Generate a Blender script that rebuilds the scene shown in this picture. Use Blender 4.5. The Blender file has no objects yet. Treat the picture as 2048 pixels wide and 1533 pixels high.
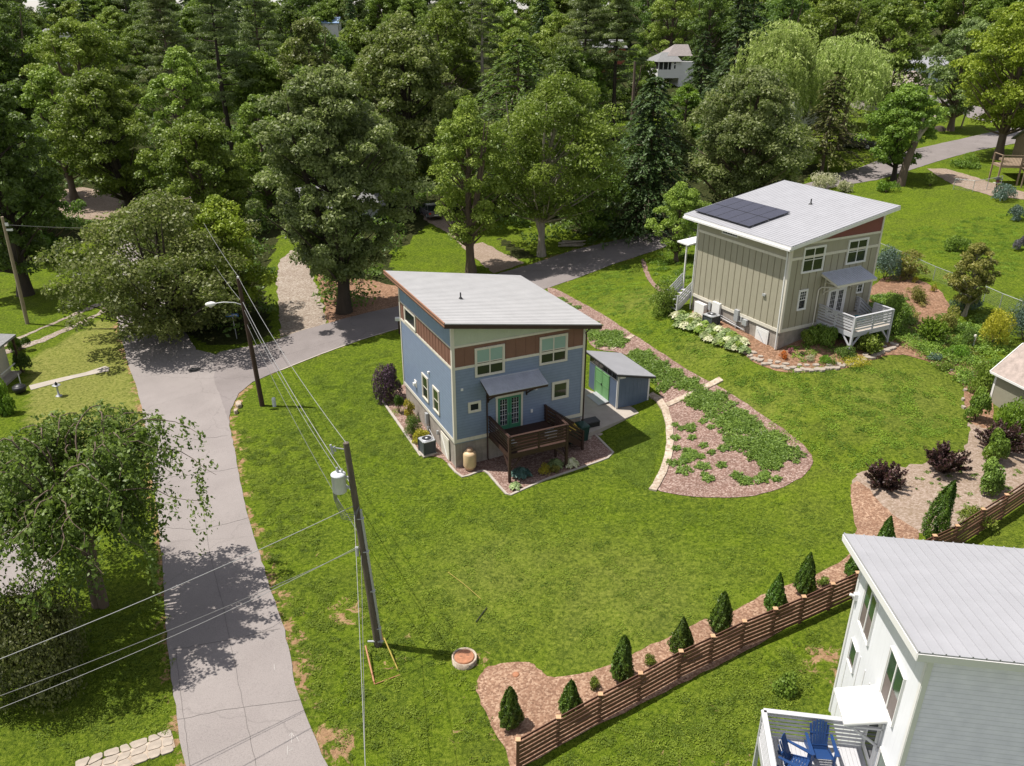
import bpy, math, random
import numpy as np
from mathutils import Vector, Matrix
R_=math.radians
S=bpy.context.scene
COL=S.collection
# ------------------------------------------------------------ camera, sky, sun, exposure
CH=24.0; PITCH=R_(24.4); ROLL=R_(.15); FPX=1600.0
cam=bpy.data.cameras.new('camera'); co=bpy.data.objects.new('camera',cam); COL.objects.link(co)
cam.sensor_width=36; cam.lens=FPX/2048*36; cam.clip_end=5000; cam.clip_start=.5
co.matrix_world=Matrix.Translation((0,0,CH))@Matrix.Rotation(math.pi/2-PITCH,4,'X')@Matrix.Rotation(ROLL,4,'Z')
S.camera=co
SUN=Vector((-.465,.07,1)).normalized()
EL=math.asin(SUN.z); AZ=math.atan2(SUN.x,SUN.y)
w=bpy.data.worlds.new('World'); S.world=w; w.use_nodes=True
nt=w.node_tree; bg=nt.nodes['Background']; sky=nt.nodes.new('ShaderNodeTexSky')
sky.sky_type='NISHITA'; sky.sun_disc=False; sky.sun_elevation=EL; sky.sun_rotation=AZ; sky.air_density=1.0; sky.dust_density=.6
# unseen sky desaturated and tinted to turn the shade fill neutral
hsv=nt.nodes.new('ShaderNodeHueSaturation'); hsv.inputs['Saturation'].default_value=.36; nt.links.new(sky.outputs[0],hsv.inputs['Color'])
tn=nt.nodes.new('ShaderNodeMix'); tn.data_type='RGBA'; tn.blend_type='MULTIPLY'; tn.inputs[0].default_value=1; tn.inputs[7].default_value=(1.04,1.0,1.0,1); nt.links.new(hsv.outputs[0],tn.inputs[6])
nt.links.new(tn.outputs[2],bg.inputs[0]); bg.inputs[1].default_value=.108
sl=bpy.data.lights.new('sun','SUN'); sl.energy=4.7; sl.angle=R_(.5); sl.color=(1,.95,.87)
so=bpy.data.objects.new('sun',sl); COL.objects.link(so); so.rotation_euler=SUN.to_track_quat('Z','Y').to_euler()
S.view_settings.view_transform='Standard'; S.view_settings.look='None'; S.view_settings.exposure=0.47; S.view_settings.gamma=1
S.cycles.max_bounces=6; S.cycles.transparent_max_bounces=6; S.cycles.diffuse_bounces=3

# ------------------------------------------------------------ picking points of the place
ct,st=math.cos(PITCH),math.sin(PITCH); cr,sr=math.cos(ROLL),math.sin(ROLL)
def ray(px,py):
    u=px-1024; v=py-766.5; x=(cr*u+sr*v)/FPX; y=(-sr*u+cr*v)/FPX
    return np.array([x,ct-y*st,-st-y*ct])
def atz(px,py,z):
    r=ray(px,py); t=(z-CH)/r[2]; return r[0]*t,r[1]*t
_pc=[(911,938,.40),(812,790,.8),(1020,960,.5),(1218,912,.65),(1233,817,.95),(1177,773,1.0),(1296,806,1.0),(1305,980,.8),
(1553,703,3.87),(1375,620,4.05),(1703,700,4.3),(1460,700,3.7),(1450,765,2.7),(1350,725,2.6),(1254,663,2.5),(1140,600,1.6),(1593,879,2.5),(1627,930,2.0),
(1503,994,1.1),(1562,978,1.5),(1640,790,3.3),(755,1290,-.1),(930,1310,-.1),(1036,1530,-.2),(1199,1443,.3),(1419,1327,.8),(1657,1221,1.5),
(2006,1028,2.6),(1740,950,2.4),(1930,860,3.0),(1900,740,3.7),(1500,1400,.9),(1662,1421,1.2),(500,1500,-.4),(450,1100,-.1),(330,740,.1),(600,690,.3),
(760,640,.5),(525,810,.2),(1100,560,1.2),(1300,490,2.4),(940,540,.9),(687,622,.5),(230,540,.3),(57,650,.4),(100,900,.2),(100,1400,-.3),(650,950,.1),
(1810,545,4.6),(2000,600,4.8),(2000,480,5.7),(1700,365,6.4),(1900,380,6.9),(1718,293,8.4),(1860,320,8.0),(1946,285,8.8),(860,430,2.6),(560,480,1.4),(150,400,2.0),(1560,340,6.5)]
_ctl=[(*atz(a,b,c),c) for a,b,c in _pc]+[(-60,110,2.6),(-20,112,3.2),(20,112,4.6),(-120,200,8),(0,200,10),(60,200,13.5),(120,200,14.5),(-200,350,18),(0,350,21),(200,350,23),
(0,700,30),(-400,700,30),(400,700,30),(-60,0,-1),(0,-30,-2),(60,0,1),(-300,100,3),(300,100,10),(70,60,5.4),(-90,60,1)]
_C=np.array(_ctl,float); _n=len(_C)
def _k(d2): return .5*d2*np.log(d2+1e-9)
_d2=((_C[:,None,:2]-_C[None,:,:2])**2).sum(-1)
_A=np.zeros((_n+3,_n+3)); _A[:_n,:_n]=_k(_d2)+np.eye(_n)*6.0; _A[:_n,_n]=1; _A[:_n,_n+1:]=_C[:,:2]; _A[_n,:_n]=1; _A[_n+1:,:_n]=_C[:,:2].T
_w=np.linalg.solve(_A,np.concatenate([_C[:,2],[0,0,0]]))
def gz(x,y):
    x=np.atleast_1d(np.asarray(x,float)); y=np.atleast_1d(np.asarray(y,float)); out=np.empty(len(x))
    xc=np.clip(x,-380,380); yc=np.clip(y,-30,650)
    for i in range(0,len(x),20000):
        a=xc[i:i+20000]; b=yc[i:i+20000]
        d2=(a[:,None]-_C[None,:,0])**2+(b[:,None]-_C[None,:,1])**2
        out[i:i+20000]=_k(d2)@_w[:_n]+_w[_n]+_w[_n+1]*a+_w[_n+2]*b
    return out
def g(x,y): return float(gz(x,y)[0])
_T=np.concatenate([np.linspace(10,120,441),np.linspace(121,500,300)])
def P(px,py,dz=0):
    r=ray(px,py); X=r[0]*_T; Y=r[1]*_T; Z=CH+r[2]*_T-gz(X,Y)-dz
    i=np.argmax(Z<0)
    if Z[i]>=0: i=len(_T)-1
    if i==0: i=1
    f=Z[i-1]/(Z[i-1]-Z[i]); t=_T[i-1]+f*(_T[i]-_T[i-1])
    return (r[0]*t,r[1]*t)
def P3(px,py,dz=0):
    x,y=P(px,py,dz); return Vector((x,y,g(x,y)+dz))
def depth(x,y,z): return y*ct-(z-CH)*st
def zat(px,py,Y):
    r=ray(px,py); t=Y/r[1]; return CH+r[2]*t
def px2m(wpx,x,y,z): return wpx*depth(x,y,z)/FPX

# ------------------------------------------------------------ materials
def newmat(name):
    m=bpy.data.materials.new(name); m.use_nodes=True; n=m.node_tree; b=n.nodes['Principled BSDF']; return m,n,b
def c4(c): return (c[0],c[1],c[2],1)
def noise(n,co,scale,detail=4,rough=.6,dist=0):
    t=n.nodes.new('ShaderNodeTexNoise'); t.inputs['Scale'].default_value=scale; t.inputs['Detail'].default_value=detail; t.inputs['Roughness'].default_value=rough; t.inputs['Distortion'].default_value=dist
    n.links.new(co,t.inputs['Vector']); return t.outputs['Fac']
def ramp(n,fac,stops):
    r=n.nodes.new('ShaderNodeValToRGB'); e=r.color_ramp.elements
    while len(e)<len(stops): e.new(.5)
    for i,(p,c) in enumerate(stops): e[i].position=p; e[i].color=c4(c)
    n.links.new(fac,r.inputs[0]); return r.outputs[0]
def mixc(n,fac,a,b,mode='MIX'):
    m=n.nodes.new('ShaderNodeMix'); m.data_type='RGBA'; m.blend_type=mode
    for s,v in ((0,fac),(6,a),(7,b)):
        if isinstance(v,(int,float)): m.inputs[s].default_value=v
        elif isinstance(v,tuple): m.inputs[s].default_value=c4(v)
        else: n.links.new(v,m.inputs[s])
    return m.outputs[2]
def maprange(n,v,a,b,c=0,d=1):
    m=n.nodes.new('ShaderNodeMapRange'); n.links.new(v,m.inputs[0])
    for i,k in enumerate((a,b,c,d)): m.inputs[i+1].default_value=k
    return m.outputs[0]
def math_(n,op,a,b):
    m=n.nodes.new('ShaderNodeMath'); m.operation=op
    for i,v in enumerate((a,b)):
        if isinstance(v,(int,float)): m.inputs[i].default_value=v
        else: n.links.new(v,m.inputs[i])
    return m.outputs[0]
def coord(n,scale=None):
    t=n.nodes.new('ShaderNodeTexCoord'); o=t.outputs['Object']
    if scale:
        mp=n.nodes.new('ShaderNodeMapping'); mp.inputs['Scale'].default_value=scale; n.links.new(o,mp.inputs[0]); o=mp.outputs[0]
    return o
def bump(n,b,h,strength,dist=.02):
    m=n.nodes.new('ShaderNodeBump'); m.inputs['Strength'].default_value=strength; m.inputs['Distance'].default_value=dist
    n.links.new(h,m.inputs['Height']); n.links.new(m.outputs[0],b.inputs['Normal'])
def plain(name,c,rough=.6,var=.15,scale=3,metal=0,bmp=0,bs=40,spec=.4,stretch=None,streak=0):
    m,n,b=newmat(name); o=coord(n,stretch)
    d=tuple(x*(1-var) for x in c); l=tuple(min(1,x*(1+var)) for x in c)
    a=noise(n,o,scale,5,.65)
    col=ramp(n,a,[(.25,d),(.75,l)])
    if streak: col=mixc(n,maprange(n,noise(n,coord(n,(7,7,.5)),1.0,5,.7),.5,.75,0,streak),col,tuple(x*.55 for x in c))
    n.links.new(col,b.inputs['Base Color'])
    b.inputs['Roughness'].default_value=rough; b.inputs['Metallic'].default_value=metal; b.inputs['Specular IOR Level'].default_value=spec
    if bmp: bump(n,b,noise(n,o,bs,3),bmp)
    return m
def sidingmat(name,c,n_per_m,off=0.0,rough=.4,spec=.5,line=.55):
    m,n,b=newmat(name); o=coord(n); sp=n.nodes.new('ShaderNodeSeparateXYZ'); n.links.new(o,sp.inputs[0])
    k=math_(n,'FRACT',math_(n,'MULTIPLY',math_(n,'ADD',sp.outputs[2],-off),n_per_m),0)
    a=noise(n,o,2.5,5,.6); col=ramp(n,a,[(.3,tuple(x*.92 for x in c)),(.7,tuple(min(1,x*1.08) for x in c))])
    col=mixc(n,maprange(n,k,.16,.04,0,line),col,tuple(x*.45 for x in c))  # foot of each course darkened in the colour, painting the lap's shadow line
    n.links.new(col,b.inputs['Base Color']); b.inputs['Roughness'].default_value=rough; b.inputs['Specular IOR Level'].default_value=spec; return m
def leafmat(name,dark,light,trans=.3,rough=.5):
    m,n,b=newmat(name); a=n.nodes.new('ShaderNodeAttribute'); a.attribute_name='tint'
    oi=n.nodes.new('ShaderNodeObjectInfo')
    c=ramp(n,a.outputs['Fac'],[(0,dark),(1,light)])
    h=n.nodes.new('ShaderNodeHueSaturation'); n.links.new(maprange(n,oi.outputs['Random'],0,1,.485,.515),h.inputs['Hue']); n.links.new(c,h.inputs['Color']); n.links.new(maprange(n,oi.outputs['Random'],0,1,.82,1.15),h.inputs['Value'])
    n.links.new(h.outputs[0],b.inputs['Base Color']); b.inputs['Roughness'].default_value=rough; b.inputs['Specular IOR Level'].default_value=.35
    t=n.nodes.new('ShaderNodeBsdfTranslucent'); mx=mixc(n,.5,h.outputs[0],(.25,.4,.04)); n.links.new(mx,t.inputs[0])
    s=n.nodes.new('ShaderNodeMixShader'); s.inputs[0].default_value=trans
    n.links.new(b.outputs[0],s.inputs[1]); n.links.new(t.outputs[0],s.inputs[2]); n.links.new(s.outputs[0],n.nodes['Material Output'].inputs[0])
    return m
def glass(name,c=(.02,.025,.025),rough=.06):
    m,n,b=newmat(name); b.inputs['Base Color'].default_value=c4(c); b.inputs['Roughness'].default_value=rough; b.inputs['Specular IOR Level'].default_value=.6
    return m
def groundmat():
    m,n,b=newmat('lawn_ground'); o=coord(n)
    big=noise(n,o,.09,4,.6); mid=noise(n,o,.55,5,.65,.3); fine=noise(n,o,5.5,5,.75,.4); tiny=noise(n,o,26,3,.8)
    c=ramp(n,big,[(.3,(.070,.112,.011)),(.5,(.096,.135,.013)),(.72,(.138,.155,.024))])
    c=mixc(n,maprange(n,mid,.35,.7),c,(.12,.185,.008))
    c=mixc(n,maprange(n,mid,.62,.30,0,.4),c,(.055,.10,.012))
    c=mixc(n,maprange(n,fine,.5,.68),c,(.21,.26,.03))
    c=mixc(n,maprange(n,fine,.5,.32),c,(.022,.045,.006))
    c=mixc(n,maprange(n,tiny,.52,.70,0,.8),c,(.25,.30,.045))
    c=mixc(n,maprange(n,tiny,.48,.30,0,.85),c,(.016,.032,.004))
    def at(nm):
        a=n.nodes.new('ShaderNodeAttribute'); a.attribute_name=nm; return a.outputs['Fac']
    # mown brighter strip of the yard across the street, drier grass
    c=mixc(n,math_(n,'MULTIPLY',at('dry'),maprange(n,fine,.3,.65)),c,(.29,.28,.085))
    dn=math_(n,'ADD',at('dirt'),math_(n,'MULTIPLY',math_(n,'SUBTRACT',noise(n,o,1.6,5,.75,.6),.5),1.5))
    dc=ramp(n,fine,[(.3,(.24,.13,.07)),(.7,(.50,.33,.19))])
    c=mixc(n,maprange(n,dn,.52,.62),c,dc)
    ln=math_(n,'ADD',at('litter'),math_(n,'MULTIPLY',math_(n,'SUBTRACT',noise(n,o,.8,5,.75,.6),.5),1.0))
    lc=ramp(n,noise(n,o,3,6,.8),[(.35,(.02,.03,.008)),(.55,(.045,.05,.018)),(.72,(.10,.08,.04))])
    c=mixc(n,maprange(n,ln,.45,.6),c,lc)
    n.links.new(c,b.inputs['Base Color']); b.inputs['Roughness'].default_value=.95; b.inputs['Specular IOR Level'].default_value=.04
    h=math_(n,'ADD',math_(n,'MULTIPLY',fine,.6),math_(n,'MULTIPLY',tiny,.4)); bump(n,b,h,1.0,.16)
    return m
def chipmat(name,stops,scale=18,bd=.03,scale2=1.0):
    m,n,b=newmat(name); o=coord(n)
    v=n.nodes.new('ShaderNodeTexVoronoi'); v.inputs['Scale'].default_value=scale; n.links.new(o,v.inputs['Vector'])
    f=noise(n,o,scale*.8,4,.8); g_=math_(n,'ADD',math_(n,'MULTIPLY',f,.5),0)
    sp=n.nodes.new('ShaderNodeSeparateColor'); n.links.new(v.outputs['Color'],sp.inputs[0])
    g_=math_(n,'ADD',g_,math_(n,'MULTIPLY',sp.outputs[0],.5))
    c=ramp(n,g_,stops); big=noise(n,o,scale2,4,.6)
    c=mixc(n,maprange(n,big,.3,.75,0,.45),c,stops[0][1])
    n.links.new(c,b.inputs['Base Color']); b.inputs['Roughness'].default_value=.9; bump(n,b,g_,.8,bd); return m
def asphaltmat(name,c0,c1,crack=True):
    m,n,b=newmat(name); o=coord(n)
    a=noise(n,o,.35,5,.6); f=noise(n,o,22,3,.8); 
    c=ramp(n,a,[(.3,c0),(.7,c1)]); c=mixc(n,maprange(n,f,.35,.7,0,.5),c,tuple(x*1.35 for x in c1)); c=mixc(n,maprange(n,f,.45,.25,0,.5),c,tuple(x*.6 for x in c0))
    if crack:
        v=n.nodes.new('ShaderNodeTexVoronoi'); v.feature='DISTANCE_TO_EDGE'; v.inputs['Scale'].default_value=.11
        wn=n.nodes.new('ShaderNodeTexNoise'); wn.inputs['Scale'].default_value=.9; wn.inputs['Detail'].default_value=5; n.links.new(o,wn.inputs['Vector'])
        mv=n.nodes.new('ShaderNodeVectorMath'); mv.operation='MULTIPLY_ADD'; mv.inputs[1].default_value=(1.6,1.6,0); n.links.new(wn.outputs['Color'],mv.inputs[0]); n.links.new(o,mv.inputs[2])
        n.links.new(mv.outputs[0],v.inputs['Vector'])
        c=mixc(n,maprange(n,v.outputs['Distance'],.006,.001,0,.2),c,tuple(x*.4 for x in c0))
        pt=noise(n,o,.22,2,.5,1.5); c=mixc(n,maprange(n,pt,.5,.7,0,.15),c,tuple(x*.75 for x in c0))
    n.links.new(c,b.inputs['Base Color']); b.inputs['Roughness'].default_value=.85; b.inputs['Specular IOR Level'].default_value=.25; bump(n,b,f,.4,.01); return m
M={}
M['ground']=groundmat()
M['asphalt']=asphaltmat('asphalt_light',(.205,.182,.174),(.255,.228,.218))
M['asphalt2']=asphaltmat('asphalt_darker',(.16,.14,.135),(.215,.19,.185))
M['mulch']=chipmat('wood_chips',[(.15,(.12,.06,.035)),(.5,(.28,.16,.10)),(.85,(.50,.35,.245))],14,.03,.6)
M['redmulch']=chipmat('reddish_mulch',[(.15,(.10,.055,.04)),(.5,(.235,.14,.11)),(.8,(.46,.35,.30))],14,.04,.7)
M['gravel']=chipmat('gravel',[(.15,(.15,.10,.07)),(.5,(.29,.24,.19)),(.85,(.46,.41,.36))],10,.03,.5)
M['dirt']=chipmat('bare_dirt',[(.12,(.17,.12,.07)),(.45,(.27,.20,.155)),(.85,(.40,.32,.27))],12,.03,.4)
M['reddirt']=chipmat('garden_soil',[(.15,(.11,.06,.03)),(.5,(.24,.125,.07)),(.85,(.40,.25,.165))],9,.03,.4)
M['stone']=chipmat('pale_rubble_stone',[(.12,(.24,.18,.13)),(.45,(.42,.34,.26)),(.85,(.58,.50,.42))],7,.04,.8)
M['concrete']=plain('concrete',(.37,.33,.285),.85,.14,1.2,bmp=.2,bs=60)
M['found']=plain('foundation_block',(.30,.265,.23),.9,.3,1.6,streak=.5,bmp=.25,bs=25)
M['cream']=plain('cream_trim',(.62,.58,.50),.55,.05,2,streak=.3)
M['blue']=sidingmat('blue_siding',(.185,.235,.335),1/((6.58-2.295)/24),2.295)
M['bluep']=plain('blue_panel',(.19,.26,.36),.6,.10,1.2,streak=.3)
M['brown']=plain('brown_panel',(.19,.095,.068),.6,.10,1.5)
M['sage']=plain('sage_panel',(.46,.49,.39),.6,.06,2)
M['rooflt']=plain('light_metal_roof',(.41,.405,.405),.45,.09,.9,metal=.0,spec=.5)
M['roofwh']=plain('white_metal_roof',(.335,.335,.355),.45,.08,.9,spec=.5)
M['copper']=plain('copper_fascia',(.33,.17,.11),.5,.1,2)
M['darkbrown']=plain('dark_stained_wood',(.045,.022,.016),.6,.3,3,bmp=.2,bs=20,stretch=(1,1,6))
M['galv']=plain('galvanised_roofing',(.42,.44,.50),.45,.14,2.5,metal=.1,spec=.5)
M['green']=plain('green_door_paint',(.055,.22,.12),.5,.06,2)
M['shedgreen']=plain('green_shed_door_paint',(.17,.36,.15),.5,.06,2)
M['navy']=plain('navy_siding',(.10,.135,.20),.6,.1,1.5)
M['taupe']=plain('olive_taupe_siding',(.335,.31,.235),.6,.06,1.5,streak=.3)
M['taupe2']=plain('olive_batten',(.20,.175,.12),.6,.06,1.5)
M['maroon']=plain('maroon_panel',(.20,.06,.055),.6,.08,1.5)
M['white']=plain('white_paint',(.70,.69,.675),.5,.03,2)
M['greywhite']=plain('grey_deck_paint',(.46,.46,.48),.55,.06,2)
M['whitewall']=plain('white_siding',(.72,.73,.76),.55,.03,1,streak=.22)
M['glass']=glass('window_glass'); M['blind_or_reflection']=plain('window_blind',(.26,.38,.33),.5,.04,2); M['reflect']=plain('painted_lawn_reflection',(.035,.055,.02),.25,.3,2)  # the last one paints the lawn's reflection into its base colour
M['panel']=plain('solar_cells',(.035,.035,.055),.25,.12,1.5,spec=.6)
M['metal']=plain('grey_metal',(.42,.43,.45),.4,.08,4,metal=.3)
M['dark']=plain('dark_plastic',(.02,.02,.022),.45,.2,4)
M['hvac']=plain('charcoal_metal',(.07,.08,.09),.45,.1,4)
M['tan']=plain('tan_tank_paint',(.60,.43,.26),.45,.06,3)
M['pole']=plain('weathered_pole',(.105,.085,.065),.85,.35,2,bmp=.4,bs=14,stretch=(6,6,.7))
M['pole2']=plain('creosote_pole',(.055,.032,.022),.85,.3,2,bmp=.4,bs=14,stretch=(6,6,.7))
M['pole3']=plain('grey_pole',(.30,.24,.17),.85,.3,2,bmp=.4,bs=14,stretch=(6,6,.7))
M['wire']=plain('cable',(.16,.16,.16),.5,.05); M['wirel']=plain('aluminium_cable',(.30,.30,.30),.4,.05)
M['trafo']=plain('transformer_paint',(.58,.60,.62),.4,.06,3)
M['rust']=plain('rusty_iron',(.36,.16,.085),.8,.35,5,bmp=.3)
M['orange']=plain('orange_guard',(.36,.17,.08),.5,.1); M['yellow']=plain('yellow_guard',(.40,.31,.07),.5,.1)
M['fence']=plain('brown_fence_wood',(.125,.06,.036),.7,.35,2.5,bmp=.25,bs=20,stretch=(1,1,5))
M['fencetop']=plain('fence_post_cap',(.50,.30,.17),.7,.2,2.5)
M['bark']=plain('tree_bark',(.13,.095,.07),.9,.35,4,bmp=.5,bs=18,stretch=(1,1,.25))
M['barkl']=plain('pale_bark',(.30,.26,.21),.9,.3,4,bmp=.4,bs=18,stretch=(1,1,.25))
M['barkd']=plain('dark_bark',(.05,.038,.028),.9,.3,4,bmp=.5,bs=18,stretch=(1,1,.25))
M['adir']=plain('blue_chair_paint',(.012,.045,.15),.45,.1,3)
M['teal']=plain('teal_plastic',(.01,.16,.21),.4,.05)
M['yellowlid']=plain('yellow_plastic',(.62,.44,.05),.45,.05); M['binG']=plain('dark_green_plastic',(.01,.045,.035),.45,.1)
M['shingle']=plain('roof_shingle',(.33,.27,.24),.9,.3,3,bmp=.4,bs=10); M['shingleg']=plain('grey_roof_shingle',(.20,.20,.20),.9,.3,5,bmp=.4,bs=10)
M['brick']=plain('brick',(.28,.08,.05),.85,.3,8); M['tape']=plain('grass_blades',(.1,.16,.02),.8,.3)
M['deckwood']=plain('weathered_deck_wood',(.26,.19,.13),.8,.25,3)
M['rooft']=plain('terracotta_roof',(.24,.21,.20),.85,.25,3)
M['carR']=plain('dark_red_grey_car_paint',(.12,.11,.115),.25,.05,spec=.7); M['carB']=plain('black_car_paint',(.012,.013,.018),.15,.05,spec=.8)
M['tyre']=plain('rubber',(.015,.015,.015),.8,.1); M['tail']=plain('tail_light',(.45,.01,.01),.3,.05); M['sign']=plain('blue_sign',(.01,.12,.42),.4,.05)
M['steel']=plain('chain_link_steel',(.38,.40,.40),.4,.1,metal=.3)
M['fpaint']=plain('faded_white_paint',(.42,.40,.38),.8,.3,8)
M['flag']=plain('flagstone',(.34,.29,.24),.85,.25,2.5,bmp=.3,bs=12)
L={}
def lm_(k,d,l,t=.3,r=.5): L[k]=leafmat(k+'_leaves',d,l,t,r)
lm_('mid',(.065,.115,.014),(.27,.36,.05)); lm_('light',(.11,.17,.02),(.38,.46,.075)); lm_('grey',(.085,.12,.04),(.32,.38,.13))
lm_('dark',(.045,.085,.014),(.17,.25,.045)); lm_('conifer',(.022,.05,.018),(.10,.16,.045),.15); lm_('cedar',(.05,.06,.02),(.16,.18,.045),.12)
lm_('pine',(.06,.085,.03),(.24,.28,.09),.25); lm_('willow',(.23,.29,.07),(.54,.60,.20),.4); lm_('yellow',(.13,.20,.015),(.38,.46,.04)); lm_('bronze',(.07,.10,.025),(.29,.33,.09))
lm_('ochre',(.10,.11,.02),(.36,.32,.08)); lm_('arb',(.015,.045,.006),(.12,.20,.018),.2); lm_('burg',(.015,.007,.008),(.075,.03,.03),.1); lm_('plum',(.03,.015,.03),(.13,.06,.11),.15)
lm_('gold',(.28,.26,.02),(.62,.55,.05)); lm_('hosta',(.05,.10,.02),(.42,.50,.22)); lm_('bluehosta',(.025,.06,.05),(.09,.17,.14)); lm_('juniper',(.05,.10,.015),(.28,.40,.07),.25)
lm_('weep',(.045,.08,.014),(.21,.27,.045)); lm_('spruce',(.04,.07,.055),(.15,.22,.17),.15); lm_('orange',(.5,.10,.01),(.8,.25,.02)); lm_('lav',(.09,.085,.10),(.22,.20,.24)); lm_('cream',(.35,.38,.16),(.85,.82,.6)); lm_('fresh',(.06,.14,.01),(.22,.36,.03)); lm_('grass',(.06,.12,.006),(.25,.36,.03),.25,.7)
lm_('blossom',(.25,.06,.09),(.6,.2,.28))

# ------------------------------------------------------------ mesh helpers
def tag(o,label=None,cat=None,group=None,kind=None):
    if label: o['label']=label
    if cat: o['category']=cat
    if group: o['group']=group
    if kind: o['kind']=kind
    return o
def thing(name,label,cat,loc=(0,0,0),rot=0,group=None):
    o=bpy.data.objects.new(name,None); o.empty_display_size=.3; COL.objects.link(o); o.location=loc; o.rotation_euler=(0,0,rot)
    return tag(o,label,cat,group)
def link(name,me,mat,parent=None):
    o=bpy.data.objects.new(name,me); COL.objects.link(o)
    for m in (mat if isinstance(mat,(list,tuple)) else [mat]): me.materials.append(m)
    if parent: o.parent=parent
    return o
class MB:
    def __init__(s): s.v=[]; s.f=[]; s.mi=[]; s.sm=[]; s.m=0
    def add(s,v,f,smooth=False):
        b=len(s.v); s.v+= [tuple(p) for p in v]
        for q in f: s.f.append([b+i for i in q]); s.mi.append(s.m); s.sm.append(smooth)
        return s
    def box(s,x0,y0,z0,x1,y1,z1):
        x0,x1=sorted((x0,x1)); y0,y1=sorted((y0,y1)); z0,z1=sorted((z0,z1))
        return s.add([(x0,y0,z0),(x1,y0,z0),(x1,y1,z0),(x0,y1,z0),(x0,y0,z1),(x1,y0,z1),(x1,y1,z1),(x0,y1,z1)],[(0,3,2,1),(4,5,6,7),(0,1,5,4),(1,2,6,5),(2,3,7,6),(3,0,4,7)])
    def hexa(s,b,t): # four bottom, four top corners
        return s.add(list(b)+list(t),[(0,3,2,1),(4,5,6,7),(0,1,5,4),(1,2,6,5),(2,3,7,6),(3,0,4,7)])
    def bar(s,p,q,w,h,up=(0,0,1)):
        p=Vector(p);q=Vector(q);d=(q-p).normalized();u=Vector(up)
        if abs(d.dot(u))>.98: u=Vector((0,1,0))
        r=d.cross(u).normalized()*w/2; t=r.cross(d).normalized()*h/2
        return s.hexa([p-r-t,q-r-t,q+r-t,p+r-t],[p-r+t,q-r+t,q+r+t,p+r+t])
    def tube(s,pts,rad,n=8,cap=True):
        pts=[Vector(p) for p in pts]; N=len(pts)
        if not isinstance(rad,(list,tuple)): rad=[rad]*N
        V=[];F=[]; ref=Vector((0,0,1)) if abs((pts[-1]-pts[0]).normalized().z)<.9 else Vector((1,0,0))
        for i,p in enumerate(pts):
            d=(pts[min(i+1,N-1)]-pts[max(i-1,0)]).normalized(); a=d.cross(ref)
            if a.length<1e-4: a=d.orthogonal()
            a.normalize(); b=d.cross(a)
            for k in range(n):
                t=2*math.pi*k/n; V.append(p+(a*math.cos(t)+b*math.sin(t))*rad[i])
        for i in range(N-1):
            for k in range(n): F.append((i*n+k,i*n+(k+1)%n,(i+1)*n+(k+1)%n,(i+1)*n+k))
        s.add(V,F,True)
        if cap: s.add(V[:n],[tuple(range(n))[::-1]]); s.add(V[-n:],[tuple(range(n))])
        return s
    def lathe(s,c,prof,n=20):
        V=[];F=[];c=Vector(c)
        for r,z in prof:
            for k in range(n): t=2*math.pi*k/n; V.append(c+Vector((r*math.cos(t),r*math.sin(t),z)))
        for i in range(len(prof)-1):
            for k in range(n): F.append((i*n+k,i*n+(k+1)%n,(i+1)*n+(k+1)%n,(i+1)*n+k))
        s.add(V,F,True); s.add(V[-n:],[tuple(range(n))]); return s
    def mat(s,i): s.m=i; return s
    def build(s,name,mat,parent=None,bev=0):
        me=bpy.data.meshes.new(name); me.from_pydata(s.v,[],s.f)
        o=link(name,me,mat,parent)
        me.polygons.foreach_set('material_index',s.mi); me.polygons.foreach_set('use_smooth',s.sm); me.update()
        if bev:
            b=o.modifiers.new('bevel','BEVEL'); b.width=bev; b.segments=2; b.limit_method='ANGLE'
        return o
def quads(name,V,tint,mat,parent=None,smooth=False):
    V=np.ascontiguousarray(V,dtype=np.float32).reshape(-1,3); n=len(V)//4
    me=bpy.data.meshes.new(name); me.vertices.add(n*4); me.vertices.foreach_set('co',V.ravel())
    me.loops.add(n*4); me.loops.foreach_set('vertex_index',np.arange(n*4,dtype=np.int32))
    me.polygons.add(n); me.polygons.foreach_set('loop_start',np.arange(0,n*4,4,dtype=np.int32)); me.polygons.foreach_set('loop_total',np.full(n,4,dtype=np.int32))
    a=me.attributes.new('tint','FLOAT','FACE'); a.data.foreach_set('value',np.clip(tint,0,1).astype(np.float32))
    me.update(); me.validate()
    return link(name,me,mat,parent) if mat else me
def unit(a): return a/np.maximum(np.linalg.norm(a,axis=1,keepdims=True),1e-6)
def leafq(r,C,N,Lh,Wd,T=None):
    n=len(C)
    if T is None: T=r.normal(size=(n,3))
    T=unit(T-N*(T*N).sum(1,keepdims=True)); B=np.cross(N,T); s=r.uniform(.45,1.5,(n,1))
    return np.stack([C-T*Lh*s/2,C+B*Wd*s/2,C+T*Lh*s/2,C-B*Wd*s/2],1)

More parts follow.
